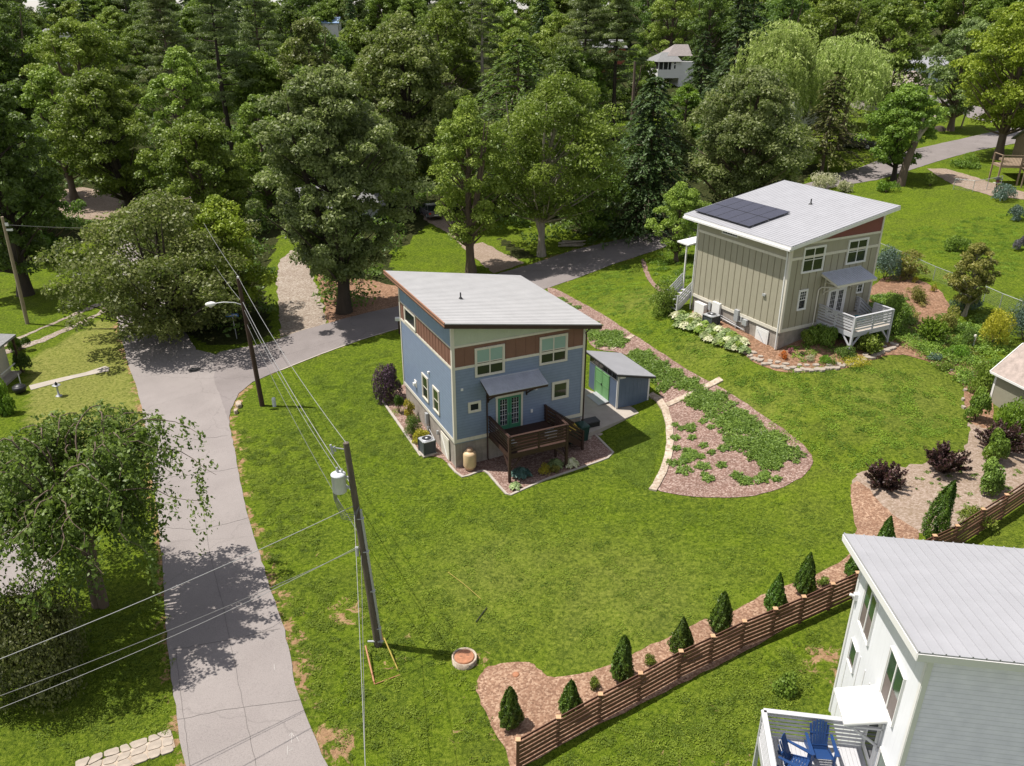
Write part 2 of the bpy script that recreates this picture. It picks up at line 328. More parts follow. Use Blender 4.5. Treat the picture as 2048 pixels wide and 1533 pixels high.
# ------------------------------------------------------------ terrain, roads, beds
def inpoly(x,y,poly):
    c=np.zeros(len(x),bool); n=len(poly)
    for i in range(n):
        x1,y1=poly[i]; x2,y2=poly[i-1]
        if y1==y2: continue
        k=((y1>y)!=(y2>y))&(x<(x2-x1)*(y-y1)/(y2-y1)+x1); c^=k
    return c
def dline(x,y,pl):
    d=np.full(len(x),1e9)
    for (x1,y1),(x2,y2) in zip(pl[:-1],pl[1:]):
        L2=(x2-x1)**2+(y2-y1)**2+1e-9; t=np.clip(((x-x1)*(x2-x1)+(y-y1)*(y2-y1))/L2,0,1); d=np.minimum(d,np.hypot(x-x1-t*(x2-x1),y-y1-t*(y2-y1)))
    return d
def PP(l): return [P(*p) for p in l]
RIGHT_EDGE=[(700,1640),(655,1533),(617,1440),(590,1370),(570,1260),(545,1190),(520,1110),(497,1040),(480,960),(467,890),(458,845),(461,820),(478,788),(505,765),(560,742),(640,710),(720,681),(800,657)]
BR_FRONT=[(880,632),(980,606),(1095,577),(1160,555),(1230,528),(1310,502),(1345,489)]
BR_BACK=[(1345,458),(1300,468),(1230,482),(1150,500),(1060,530),(1000,547),(900,580),(790,615),(740,625),(690,638),(600,663),(540,685),(495,694),(440,705),(393,700)]
LEFT_EDGE=[(382,1640),(372,1533),(360,1480),(348,1393),(335,1285),(329,1209),(322,1104),(315,1028),(300,920),(284,818),(270,767),(253,719),(236,647),(219,561),(214,520)]
main_poly=PP(LEFT_EDGE)+PP([(212,505),(225,480),(262,482),(290,520),(330,600),(393,700)])+PP([(440,712),(470,760)])+PP(RIGHT_EDGE[:13])[::-1]
branch_poly=PP([(505,765),(458,845),(440,800),(470,735),(495,694)][:0])+PP(RIGHT_EDGE[10:]+BR_FRONT)+PP(BR_BACK[:-1])+PP([(430,712),(428,760)])
road2=PP([(1345,489),(1500,430),(1600,395),(1677,373),(1752,361),(1810,345),(1861,328),(1963,300),(2060,282),(2200,262),(2200,236),(2060,248),(1946,273),(1844,296),(1793,308),(1725,334),(1663,352),(1560,385),(1345,458)])
road3=PP([(1790,190),(1840,196),(1900,212),(1936,236),(1980,246),(2010,240),(1960,215),(1890,198),(1820,182)])
def densify(poly,step,jit=0,rs=None):
    out=[]; n=len(poly)
    for i in range(n):
        a=poly[i]; b=poly[(i+1)%n]; L_=math.hypot(b[0]-a[0],b[1]-a[1]); k=max(1,int(L_/step))
        for j in range(k):
            t=j/k; x=a[0]+(b[0]-a[0])*t; y=a[1]+(b[1]-a[1])*t
            if jit: x+=rs.uniform(-jit,jit); y+=rs.uniform(-jit,jit)
            out.append((x,y))
    return out
def smoothp(poly,it=1):
    for _ in range(it):
        q=[]
        for i in range(len(poly)):
            a=poly[i]; b=poly[(i+1)%len(poly)]
            q+= [(a[0]*.75+b[0]*.25,a[1]*.75+b[1]*.25),(a[0]*.25+b[0]*.75,a[1]*.25+b[1]*.75)]
        poly=q
    return poly
import bmesh
def drape(name,poly,mat,off,kind='structure',step=.5,jit=0,res=1.0,parent=None,label=None,thick=0):
    rs=random.Random(len(poly)*7+3); poly=densify(poly,step,jit,rs)
    bm=bmesh.new(); vs=[bm.verts.new((x,y,0)) for x,y in poly]
    f=bm.faces.new(vs); f.normal_update(); bmesh.ops.triangulate(bm,faces=[f],ngon_method='EAR_CLIP')
    xs=[p[0] for p in poly]; ys=[p[1] for p in poly]
    for a,lo,hi,nrm in ((0,min(xs),max(xs),(1,0,0)),(1,min(ys),max(ys),(0,1,0))):
        k=lo+res
        while k<hi:
            c=[0,0,0]; c[a]=k
            bmesh.ops.bisect_plane(bm,geom=bm.verts[:]+bm.edges[:]+bm.faces[:],plane_co=c,plane_no=nrm,dist=1e-5); k+=res
    z=gz([v.co.x for v in bm.verts],[v.co.y for v in bm.verts])
    for v,zz in zip(bm.verts,z): v.co.z=zz+off
    bmesh.ops.recalc_face_normals(bm,faces=bm.faces[:])
    if sum(f.normal.z for f in bm.faces)<0: bmesh.ops.reverse_faces(bm,faces=bm.faces[:])
    if thick:
        be=[e for e in bm.edges if e.is_boundary]; r=bmesh.ops.extrude_edge_only(bm,edges=be)
        for v in [q for q in r['geom'] if isinstance(q,bmesh.types.BMVert)]: v.co.z-=thick
    me=bpy.data.meshes.new(name); bm.to_mesh(me); bm.free()
    o=link(name,me,mat,parent); 
    if kind: o['kind']=kind
    if label: o['label']=label
    return o
def terrain():
    xs=np.concatenate([-np.geomspace(2600,75,34),np.arange(-72,76,.5),np.geomspace(79,2600,34)])
    ys=np.concatenate([-np.geomspace(1200,6,20),np.arange(-4,14,1.5),np.arange(14,95,.5),np.arange(95,160,1.5),np.geomspace(162,2600,40)])
    X,Y=np.meshgrid(xs,ys); x=X.ravel(); y=Y.ravel(); z=gz(x,y)
    nx,ny=len(xs),len(ys); i=np.arange(nx*(ny-1)).reshape(ny-1,nx)[:,:-1].ravel()
    F=np.stack([i,i+1,i+nx+1,i+nx],1)
    me=bpy.data.meshes.new('ground'); me.vertices.add(len(x)); me.vertices.foreach_set('co',np.stack([x,y,z],1).astype(np.float32).ravel())
    me.loops.add(F.size); me.loops.foreach_set('vertex_index',F.ravel().astype(np.int32)); me.polygons.add(len(F))
    me.polygons.foreach_set('loop_start',np.arange(0,F.size,4,dtype=np.int32)); me.polygons.foreach_set('loop_total',np.full(len(F),4,dtype=np.int32))
    me.polygons.foreach_set('use_smooth',np.ones(len(F),bool))
    near=(y>5)&(y<170)&(abs(x)<110)
    dirt=np.zeros(len(x)); lit=np.zeros(len(x)); dry=np.zeros(len(x)); xn,yn=x[near],y[near]
    d=np.zeros(len(xn))
    for e,wd,st in ((PP(RIGHT_EDGE[:10]),.7,.52),(PP(LEFT_EDGE),.55,.55),(PP(RIGHT_EDGE[9:14]),.7,.55),(PP(RIGHT_EDGE[13:]+BR_FRONT),.35,.45),(PP(BR_BACK[:12]),.6,.5)):
        d=np.maximum(d,st*np.clip(1.6-dline(xn,yn,e)/wd,0,1))
    for px,py,rd,st in ((690,1225,1.3,.5),(640,1215,1.0,.45),(700,1080,1.2,.35),(560,1200,1.2,.5),(580,1270,1.3,.55),(600,1330,1.2,.55),(650,1490,1.5,.6),(780,1340,1.2,.45),(640,1120,1.2,.35),(800,1260,1.3,.38),(960,1310,.9,.5),(1640,1320,1.2,.55),(1560,1380,1.0,.45),(1680,1350,1,.5),(1450,1480,2.2,.38),(1380,1520,2,.36),(960,1480,2,.36),(490,870,1.5,.35),(470,900,1.2,.45),(1810,780,2,.3),(1640,870,.0,.3),(1250,1170,3,.2),(1100,1110,2.5,.2),(1700,770,1.6,.35),(850,1440,2.5,.3)):
        cx,cy=P(px,py); 
        if rd: d=np.maximum(d,st*np.clip(1.5-np.hypot(xn-cx,yn-cy)/rd,0,1))
    dirt[near]=d
    lp=PP([(0,545),(0,250),(700,235),(1345,250),(1500,330),(1640,330),(1600,370),(1500,400),(1345,440),(1150,470),(1100,512),(1030,520),(990,470),(880,430),(830,470),(800,560),(745,630),(690,632),(655,640),(640,560),(600,470),(560,470),(525,560),(545,670),(480,690),(420,690),(380,670),(330,600),(285,520),(262,475),(180,480),(120,500),(60,530)])
    lit=np.where(inpoly(x,y,lp)|((y>150)&(x<60))|(y>210),1.0,0.0)
    for q in ([(880,440),(1010,480),(1085,520),(1200,480),(1060,430)],[(245,455),(180,480),(215,505),(255,490)],[(780,500),(850,480),(990,500),(1000,540),(780,545)]):
        lit=np.where(inpoly(x,y,PP(q)),.25,lit)
    dp=PP([(55,850),(60,720),(200,640),(235,650),(275,790),(300,900),(200,930)]); dry=np.where(inpoly(x,y,dp),1.0,dry)
    for px,py,rd in ((1800,790,6),(1500,820,4),(1250,1200,5),(1000,1150,4),(1700,620,3),(1420,700,3),(1300,600,4)):
        cx,cy=P(px,py); dry=np.maximum(dry,.3*np.clip(1.3-np.hypot(x-cx,y-cy)/rd,0,1))
    for nm,a in (('dirt',dirt),('litter',lit),('dry',dry)):
        at=me.attributes.new(nm,'FLOAT','POINT'); at.data.foreach_set('value',a.astype(np.float32))
    me.update(); o=link('ground',me,M['ground']); tag(o,kind='structure')
terrain()
drape('road',main_poly,M['asphalt'],.03,jit=.04)
drape('side_road',branch_poly,M['asphalt2'],.036,jit=.04)
drape('far_road',road2,M['asphalt2'],.034,jit=.05,res=2)
drape('distant_lane',road3,M['asphalt2'],.05,res=3)
drape('gravel_drive',PP([(562,674),(652,656),(646,610),(628,560),(610,510),(585,500),(560,520),(552,560),(556,620)]),M['gravel'],.025,jit=.15)
drape('leafy_bank',PP([(655,654),(745,632),(800,612),(800,575),(740,560),(650,555),(632,545),(650,610)]),M['reddirt'],.022,jit=.15)
drape('dirt_drive',PP([(935,492),(965,485),(1000,503),(1048,526),(990,548),(960,525),(900,470),(850,440),(840,425),(880,425),(920,450),(940,470)]),M['dirt'],.025,jit=.15)
drape('dirt_yard',PP([(110,430),(125,380),(165,375),(250,390),(240,440),(180,440)]),M['dirt'],.03,res=2)
drape('dirt_track',PP([(1855,338),(1890,338),(1950,355),(2000,372),(2048,385),(2048,400),(1980,392),(1900,368)]),M['dirt'],.03,jit=.1)
for i,q in enumerate(([(0,690),(60,665),(120,640),(180,612),(215,600),(210,608),(150,632),(90,656),(0,698)],[(0,704),(80,678),(150,648),(190,630),(214,612),(216,622),(170,646),(90,684),(0,712)])):
    drape('wheel_track',PP(q),M['gravel'],.02+.004*i,jit=.1)
drape('walkway',PP([(58,772),(120,757),(170,746),(210,733),(219,736),(217,743),(150,757),(62,781)]),M['concrete'],.03,step=.4)
drape('mulch_bed',smoothp(PP([(1304,980),(1347,990),(1425,997),(1503,994),(1562,979),(1608,953),(1627,930),(1624,910),(1593,879),(1562,856),(1523,829),(1452,780),(1406,758),(1367,735),(1312,700),(1254,663),(1173,611),(1114,578),(1092,575),(1100,590),(1130,615),(1168,655),(1180,700),(1250,705),(1310,750),(1318,785),(1334,817),(1343,856),(1343,895),(1328,941)]),2),M['redmulch'],.03,jit=.04)
drape('mulch_border',smoothp(PP([(768,807),(798,848),(843,912),(880,915),(896,928),(910,944),(925,955),(938,952),(967,943),(977,948),(1013,989),(1021,991),(1091,960),(1160,937),(1219,916),(1226,906),(1209,889),(1170,853),(1163,830),(1000,800),(850,740),(792,780)]),1),M['redmulch'],.028,step=.3)
drape('fence_bed',smoothp(PP([(1025,1560),(1010,1497),(978,1442),(959,1405),(951,1370),(957,1350),(978,1332),(1037,1324),(1060,1324),(1076,1339),(1092,1352),(1119,1357),(1174,1348),(1221,1331),(1264,1310),(1280,1302),(1343,1273),(1401,1244),(1415,1238),(1460,1228),(1536,1185),(1577,1170),(1630,1152),(1702,1111),(1715,1065),(1705,1020),(1700,990),(1703,968),(1716,962),(1735,975),(1760,1010),(1800,1040),(1860,1075),(1720,1180),(1480,1310),(1200,1450),(1050,1530)]),2),M['mulch'],.03,jit=.05)
drape('dirt_bed',smoothp(PP([(1700,952),(1737,946),(1795,936),(1858,922),(1920,908),(1947,871),(1926,846),(1960,850),(2060,900),(2100,960),(2048,985),(1960,1030),(1870,1080),(1775,1058),(1722,1012)]),2),M['dirt'],.024,jit=.2)
drape('garden_bed',smoothp(PP([(1375,640),(1420,690),(1480,706),(1520,735),(1570,745),(1640,747),(1700,735),(1750,718),(1800,708),(1850,720),(1885,740),(1925,762),(1930,800),(1932,850),(1985,860),(1990,800),(1960,730),(1900,690),(1890,650),(1900,600),(1860,570),(1800,545),(1760,560),(1700,600),(1560,600),(1400,600)]),2),M['reddirt'],.024,jit=.12)
0 and drape('side_bed',smoothp(PP([(1285,520),(1300,560),(1340,590),(1400,560),(1400,500),(1340,495)]),2),M['reddirt'],.02,jit=.1)
drape('mulch_strip',smoothp(PP([(1280,518),(1290,520),(1302,560),(1335,590),(1330,594),(1296,566)]),2),M['redmulch'],.032,jit=.05)

# ------------------------------------------------------------ houses
def fb(mb,ax,a0,a1,d0,d1,z0,z1,W=0):
    if ax=='F': return mb.box(a0,-d1,z0,a1,-d0,z1)
    if ax=='L': return mb.box(-d1,a0,z0,-d0,a1,z1)
    if ax=='R': return mb.box(W+d0,a0,z0,W+d1,a1,z1)
def pt(ax,a,d,z): return (a,-d,z) if ax=='F' else (-d,a,z)
def laps(mb,ax,a0,a1,z0,z1,e=.18,d=.022):
    k=max(1,round((z1-z0)/e)); e=(z1-z0)/k
    for i in range(k):
        b=z0+i*e; t=b+e
        mb.add([pt(ax,a0,d,b),pt(ax,a1,d,b),pt(ax,a1,.004,t),pt(ax,a0,.004,t),pt(ax,a0,.003,b),pt(ax,a1,.003,b)],[(0,1,2,3) if ax=='F' else (0,3,2,1),(0,4,5,1) if ax=='F' else (0,1,5,4)])
def battens(mb,ax,a0,a1,z0,z1,sp,w=.045,d=.03):
    k=round((a1-a0)/sp); sp=(a1-a0)/k
    for i in range(1,k):
        a=a0+i*sp; f0,f1=(z0,z1) if not callable(z1) else (z0,z1(a)); fb(mb,ax,a-w/2,a+w/2,.0,d,f0,f1)
def window(par,ax,a0,a1,z0,z1,trim,cols=1,split=True,blind_or_reflection=0,grille=None,W=0,tw=.11,reflect=None,name='window'):
    mb=MB(); d=.075
    fb(mb,ax,a0,a1,.0,d,z1-tw,z1); fb(mb,ax,a0,a1,.0,d+.015,z0,z0+tw*.8); fb(mb,ax,a0,a0+tw,.0,d,z0+tw*.8,z1-tw); fb(mb,ax,a1-tw,a1,.0,d,z0+tw*.8,z1-tw)
    ia,ib,ja,jb=a0+tw,a1-tw,z0+tw*.8,z1-tw; s=.035
    cw=(ib-ia)/cols
    for c in range(cols):
        x0=ia+c*cw; x1=x0+cw
        if c: fb(mb,ax,x0-.03,x0+.03,.0,.06,ja,jb)
        fb(mb,ax,x0,x0+s,.0,.05,ja,jb); fb(mb,ax,x1-s,x1,.0,.05,ja,jb); fb(mb,ax,x0+s,x1-s,.0,.05,ja,ja+s); fb(mb,ax,x0+s,x1-s,.0,.05,jb-s,jb)
        if split: m=(ja+jb)/2; fb(mb,ax,x0+s,x1-s,.0,.053,m-.022,m+.022)
        if grille:
            nc,nr,g0=grille; lo=ja if g0==0 else (ja+jb)/2
            for i in range(1,nc): q=x0+(x1-x0)*i/nc; fb(mb,ax,q-.01,q+.01,.0,.043,lo,jb)
            for i in range(1,nr): q=lo+(jb-lo)*i/nr; fb(mb,ax,x0+s,x1-s,.0,.044,q-.01,q+.01)
    o=mb.build(name,trim,par)
    m2=MB(); fb(m2,ax,ia,ib,.0,.034,ja,jb); m2.build('pane',M['glass'],o)
    if blind_or_reflection:
        m3=MB()
        for c in range(cols): fb(m3,ax,ia+c*cw+s,ia+(c+1)*cw-s,.020,.038,jb-(jb-ja)*blind_or_reflection,jb-s)
        m3.build('blind_or_reflection',M['blind_or_reflection'],o)
    if reflect:
        m3=MB(); fb(m3,ax,ia+s,ib-s,.020,.038,jb-(jb-ja)*.5,jb-s); m3.build('blind_or_reflection',M[reflect],o)  # panel painted as a lawn reflection over the upper half of the pane
    return o
def shedroof(par,W,D,lo,ro,fo,bo,zL,zR,mat,fascia,axis='u',sp=.3,th=.22,name='roof',zt=None,rh=.015):
    # slab sloping along u (zL at u=-lo to zR at u=W+ro) with standing ribs running down the slope
    x0,x1,y0,y1=-lo,W+ro,-fo,D+bo
    if axis=='u': zz=lambda x,y: zL+(zR-zL)*(x-x0)/(x1-x0)
    else: zz=lambda x,y: zL+(zR-zL)*(y-y0)/(y1-y0)
    mb=MB(); c=[(x0,y0),(x1,y0),(x1,y1),(x0,y1)]
    mb.hexa([(x,y,zz(x,y)-.06) for x,y in c],[(x,y,zz(x,y)) for x,y in c])
    if axis=='u':
        k=round((y1-y0)/sp)
        for i in range(k+1):
            y=y0+.02+(y1-y0-.04)*i/k; w=.022
            mb.hexa([(x0,y-w,zz(x0,y)-.01),(x1,y-w,zz(x1,y)-.01),(x1,y+w,zz(x1,y)-.01),(x0,y+w,zz(x0,y)-.01)],[(x0,y-w*.6,zz(x0,y)+rh),(x1,y-w*.6,zz(x1,y)+rh),(x1,y+w*.6,zz(x1,y)+rh),(x0,y+w*.6,zz(x0,y)+rh)])
    else:
        k=round((x1-x0)/sp)
        for i in range(k+1):
            x=x0+.02+(x1-x0-.04)*i/k; w=.022
            mb.hexa([(x-w,y0,zz(x,y0)-.01),(x+w,y0,zz(x,y0)-.01),(x+w,y1,zz(x,y1)-.01),(x-w,y1,zz(x,y1)-.01)],[(x-w*.6,y0,zz(x,y0)+rh),(x+w*.6,y0,zz(x,y0)+rh),(x+w*.6,y1,zz(x,y1)+rh),(x-w*.6,y1,zz(x,y1)+rh)])
    r=mb.build(name,mat,par)
    f=MB(); e=.03
    for (a,b),(c_,d_) in ((c[0],c[1]),(c[1],c[2]),(c[2],c[3]),(c[3],c[0])):
        f.bar((a,b,zz(a,b)-.05-th/2),(c_,d_,zz(c_,d_)-.05-th/2),.04,th)
    f.hexa([(x*(1 if 0 else 1),y,zz(x,y)-th+.02) for x,y in ((x0+.03,y0+.03),(x1-.03,y0+.03),(x1-.03,y1-.03),(x0+.03,y1-.03))],[(x,y,zz(x,y)-th+.06) for x,y in ((x0+.03,y0+.03),(x1-.03,y0+.03),(x1-.03,y1-.03),(x0+.03,y1-.03))])
    f.build('fascia',fascia,r)
    return r,zz
def body(par,W,D,zb,top,mat,name='wall'):
    mb=MB(); c=[(0,0),(W,0),(W,D),(0,D)]
    mb.hexa([(x,y,zb) for x,y in c],[(x,y,top(x,y)) for x,y in c]); return mb.build(name,mat,par)
def vent_pipe(par,x,y,z):
    mb=MB(); mb.tube([(x,y,z-.05),(x,y,z+.38)],.045,8); mb.lathe((x,y,z),[(.16,-.02),(.09,.06),(.05,.12)],12); return mb.build('roof_vent',M['dark'],par)

# ---- blue house
BW,BD=8.266,9.062
bh=thing('house','tall blue-sided house with a brown panel band and pale metal roof','house',(-3.238,40.0,0),R_(25.346))
roofB,zB=shedroof(bh,BW,BD,.66,.65,.75,.85,9.65,8.13,M['rooflt'],M['darkbrown'],sp=.28)
tB=lambda x,y: zB(x,y)-.20
body(bh,BW,BD,2.0,tB,M['bluep'])
mb=MB(); mb.box(.05,.05,-.8,BW-.05,BD-.05,2.02); mb.build('foundation',M['found'],bh)
mb=MB(); zt=2.095; zb_=6.58
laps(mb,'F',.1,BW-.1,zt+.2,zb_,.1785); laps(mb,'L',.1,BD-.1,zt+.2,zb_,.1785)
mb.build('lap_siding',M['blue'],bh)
mb=MB(); fb(mb,'F',.1,BW-.1,.0,.012,zb_+.14,7.9); fb(mb,'L',.1,BD-.1,.0,.012,zb_+.14,7.82)
battens(mb,'F',.1,BW-.1,zb_+.14,7.88,.60); battens(mb,'L',.1,BD-.1,zb_+.14,7.82,.5); mb.build('brown_band',M['brown'],bh)
mb=MB(); top=lambda a: zB(a,0)-.24
mb.add([pt('F',.1,.012,7.98),pt('F',BW-.45,.012,7.98),pt('F',BW-.45,.012,top(BW-.45)),pt('F',.1,.012,top(.1))],[(0,1,2,3)])
for i in range(1,40):
    a=.1+i*.2
    if a<BW-.6: fb(mb,'F',a-.012,a+.012,.0,.022,7.98,top(a))
mb.build('gable_panel',M['sage'],bh)
mb=MB()
fb(mb,'F',0,BW,.0,.04,zb_,zb_+.15); fb(mb,'L',0,BD,.0,.04,zb_,zb_+.15); fb(mb,'F',0,BW-.2,.0,.04,7.87,7.99); fb(mb,'L',0,BD,.0,.035,7.80,7.88)
fb(mb,'F',0,BW,.0,.045,zt-.02,zt+.2); fb(mb,'L',0,BD,.0,.045,zt-.02,zt+.2)
tp=tB
for a0,a1,ax in ((-.05,.12,'F'),(BW-.12,BW+.02,'F')): fb(mb,ax,a0,a1,.0,.06,zt-.02,tp(a0,0)-.03)
fb(mb,'L',-.05,.12,.0,.055,zt-.02,tp(0,0)-.03); fb(mb,'L',BD-.12,BD+.02,.0,.055,zt-.02,tp(0,0)-.03)
mb.box(BW,0,zt,BW+.05,.14,8.0); mb.box(-.02,-.02,.1,.0,.02,zt)
mb.build('trim',M['cream'],bh)
mb=MB(); y=-.75; mb.bar((-.66,-.76,9.66),(-.66,BD+.85,9.66),.05,.09); mb.bar((-.67,-.76,9.50),(-.67,BD+.85,9.50),.03,.1); mb.build('copper_edge',M['copper'],roofB)
vent_pipe(bh,2.12,3.93,zB(2.12,3.93))
window(bh,'F',1.3,3.11,5.95,7.67,M['cream'],2,True,.5); window(bh,'F',5.29,7.11,5.95,7.67,M['cream'],2,True,.5)
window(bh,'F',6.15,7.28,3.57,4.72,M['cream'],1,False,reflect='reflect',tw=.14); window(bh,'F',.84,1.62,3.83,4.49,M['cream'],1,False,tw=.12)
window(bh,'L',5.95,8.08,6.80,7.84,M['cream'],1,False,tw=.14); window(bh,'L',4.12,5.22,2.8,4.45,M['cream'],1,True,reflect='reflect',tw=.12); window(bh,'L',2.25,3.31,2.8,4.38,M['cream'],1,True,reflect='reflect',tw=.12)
def frenchdoor(par,a0,a1,z0,z1,trim,leafm,grid):
    mb=MB(); fb(mb,'F',a0,a0+.12,0,.06,z0,z1); fb(mb,'F',a1-.12,a1,0,.06,z0,z1); fb(mb,'F',a0-.02,a1+.02,0,.065,z1-.12,z1+.02)
    fr=mb.build('door_frame',trim,par); ia,ib=a0+.12,a1-.12; w=(ib-ia)/2
    for i in range(2):
        x0=ia+i*w+.01; x1=x0+w-.02; d=MB(); z2=z1-.13; s=.13
        fb(d,'F',x0,x0+s,0,.045,z0,z2); fb(d,'F',x1-s,x1,0,.045,z0,z2); fb(d,'F',x0+s,x1-s,0,.045,z0,z0+.25); fb(d,'F',x0+s,x1-s,0,.045,z2-.13,z2)
        o=d.build('door',leafm,par); gl=MB(); fb(gl,'F',x0+s,x1-s,0,.02,z0+.25,z2-.13); gl.build('pane',M['glass'],o)
        gr=MB(); A,B,C_,D_=x0+s,x1-s,z0+.25,z2-.13
        for k in range(0,4): q=A+(B-A)*k/3; fb(gr,'F',q-.009,q+.009,.02,.03,C_,D_)
        for k in range(0,6): q=C_+(D_-C_)*k/5; fb(gr,'F',A,B,.02,.031,q-.009,q+.009)
        gr.build('grille',grid,o)
        hd=MB(); hx=x1-.06 if i==0 else x0+.06; hd.tube([(hx,-.05,z0+1),(hx,-.1,z0+1),(hx+(.0),-.1,z0+.9)],.015,6); hd.build('handle',M['metal'],o)
frenchdoor(bh,2.55,4.26,2.33,4.5,M['cream'],M['green'],M['white'])
def awning(par,a0,a1,zw,dp,drop,mat,fas,wood,sp=.16):
    z1=zw-drop; mb=MB(); mb.hexa([(a0,0,zw-.03),(a1,0,zw-.03),(a1,-dp,z1-.03),(a0,-dp,z1-.03)][::-1],[(a0,0,zw),(a1,0,zw),(a1,-dp,z1),(a0,-dp,z1)][::-1])
    k=round((a1-a0)/sp)
    for i in range(k+1):
        x=a0+(a1-a0)*i/k; mb.hexa([(x-.02,-dp,z1-.005),(x+.02,-dp,z1-.005),(x+.02,0,zw-.005),(x-.02,0,zw-.005)],[(x-.01,-dp,z1+.022),(x+.01,-dp,z1+.022),(x+.01,0,zw+.022),(x-.01,0,zw+.022)])
    mb.box(a0,-.06,zw-.01,a1,.0,zw+.05)
    o=mb.build('awning',mat,par)
    f=MB(); f.bar((a0,-dp+.02,z1-.1),(a1,-dp+.02,z1-.1),.04,.13)
    for x in (a0+.02,a1-.02): f.bar((x,-.01,zw-.1),(x,-dp,z1-.1),.035,.13)
    f.build('fascia',fas,o)
    for x in (a0+.45,a1-.75):
        b=MB(); b.bar((x,-.02,z1-.95),(x,-dp+.15,z1-.17),.07,.07); b.bar((x,-.05,z1-1.05),(x,-.05,zw-.2),.07,.07); b.bar((x,-.05,z1-.2),(x,-dp+.1,z1-.2),.07,.07); b.build('bracket',wood,o)
    return o
awning(bh,1.63,5.25,5.72,1.25,.42,M['galv'],M['darkbrown'],M['darkbrown'])
mb=MB(); mb.tube([(1.99,-.07,5.05),(1.99,-.07,.7),(1.99,-.2,.62)],.045,8); mb.build('downspout',M['darkbrown'],bh)
mb=MB(); mb.tube([(BW+.05,-.4,7.85),(BW+.02,-.1,7.5),(BW+.07,-.07,7.3),(BW+.07,-.07,1.2)],.045,8); mb.build('downspout',M['darkbrown'],bh)
mb=MB(); fb(mb,'F',.43,.57,0,.06,5.29,5.43); mb.build('wall_vent',M['white'],bh)
mb=MB(); fb(mb,'F',4.78,4.9,0,.08,3.05,3.25); mb.build('wall_outlet',M['white'],bh)
mb=MB(); mb.tube([(4.95,-.02,4.9),(4.95,-.3,4.95),(4.95,-.3,4.82)],.02,6); mb.lathe((4.95,-.3,4.62),[(.13,0),(.11,.08),(.03,.2)],12); mb.build('wall_lamp',M['galv'],bh)
mb=MB(); fb(mb,'L',6.35,6.75,0,.06,2.9,3.35); fb(mb,'L',6.45,6.65,.06,.2,3.0,3.2); fb(mb,'L',3.82,3.97,0,.12,4.86,5.0); mb.build('wall_vent',M['white'],bh)
mb=MB(); fb(mb,'L',.92,2.2,0,.05,.35,1.85); mb.mat(1); fb(mb,'L',1.04,2.08,.05,.056,.47,1.73)
ad=mb.build('access_door',[M['cream'],M['cream']],bh)
mb=MB(); mb.bar((-.065,1.1,.5),(-.065,2.0,1.7),.02,.07,(1,0,0)); mb.build('brace',M['white'],ad)
mb=MB(); fb(mb,'L',4.42,4.7,.0,.16,1.25,1.95); fb(mb,'L',4.30,4.5,0,.12,.75,1.1); mb.tube([(-.08,4.5,1.2),(-.08,4.45,.5)],.03,6); mb.tube([(-.06,4.2,1.0),(-.06,3.4,.75)],.02,6); fb(mb,'L',2.65,2.8,0,.1,1.35,1.6); mb.build('utility_box',M['metal'],bh)

def railing(par,name,mat,pts,z0,h=1.05,n=5,post=.1,cap=True,bh_=.14,bt=.03):
    for (ax,ay),(bx,by) in pts:
        L_=math.hypot(bx-ax,by-ay); k=max(1,round(L_/1.9)); mb=MB()
        for i in range(n):
            z=z0+.12+i*(h-.12)/n+bh_/2; mb.bar((ax,ay,z),(bx,by,z),bt,bh_ if i else bh_*.9)
        for i in range(1,k): t=i/k; mb.box(ax+(bx-ax)*t-post/2,ay+(by-ay)*t-post/2,z0-.2,ax+(bx-ax)*t+post/2,ay+(by-ay)*t+post/2,z0+h)
        if cap: mb.bar((ax,ay,z0+h+.015),(bx,by,z0+h+.015),.15,.035)
        mb.build(name,mat,par)
def deck(par,a0,a1,dep,zf,gl,mat,railm,mid=None,v1=0,floorm=None):
    mb=MB(); k=round(dep/.145)
    for i in range(k): y=-dep+i*dep/k; mb.box(a0,y+.004,zf-.035,a1,y+dep/k-.004,zf)
    d=mb.build('deck',floorm or mat,par)
    mb=MB(); h=.26
    mb.box(a0,-dep-.04,zf-.05-h,a1,-dep,zf-.0); mb.box(a0-.04,-dep-.04,zf-.05-h,a0,0,zf-.0); mb.box(a1,-dep-.04,zf-.05-h,a1+.04,0,zf-.0)
    for i in range(1,8): x=a0+(a1-a0)*i/8; mb.box(x-.02,-dep,zf-.25,x+.02,0,zf-.036)
    mb.build('frame',mat,d)
    for x in (a0,a1):
        p=MB(); p.box(x-.07,-dep-.07,gl,x+.07,-dep+.07,zf+1.06); p.build('post',mat,d)
        s=1 if x==a0 else -1
        b=MB(); b.bar((x,-dep,zf-1.05),(x+s*.75,-dep,zf-.28),.07,.09,(0,1,0)); b.bar((x,-dep,zf-1.05),(x,-dep+.75,zf-.28),.07,.09,(1,0,0)); b.build('brace',mat,d)
    railing(d,'railing',railm,[((a0,-dep),(a1,-dep)),((a0,0),(a0,-dep))],zf,bh_=.115)
    return d
dk=deck(bh,2.12,5.7,2.8,2.3,.2,M['darkbrown'],M['darkbrown'])
railing(dk,'railing',M['darkbrown'],[((5.7,0),(5.7,-.25)),((5.7,-1.5),(5.7,-2.8))],2.3)
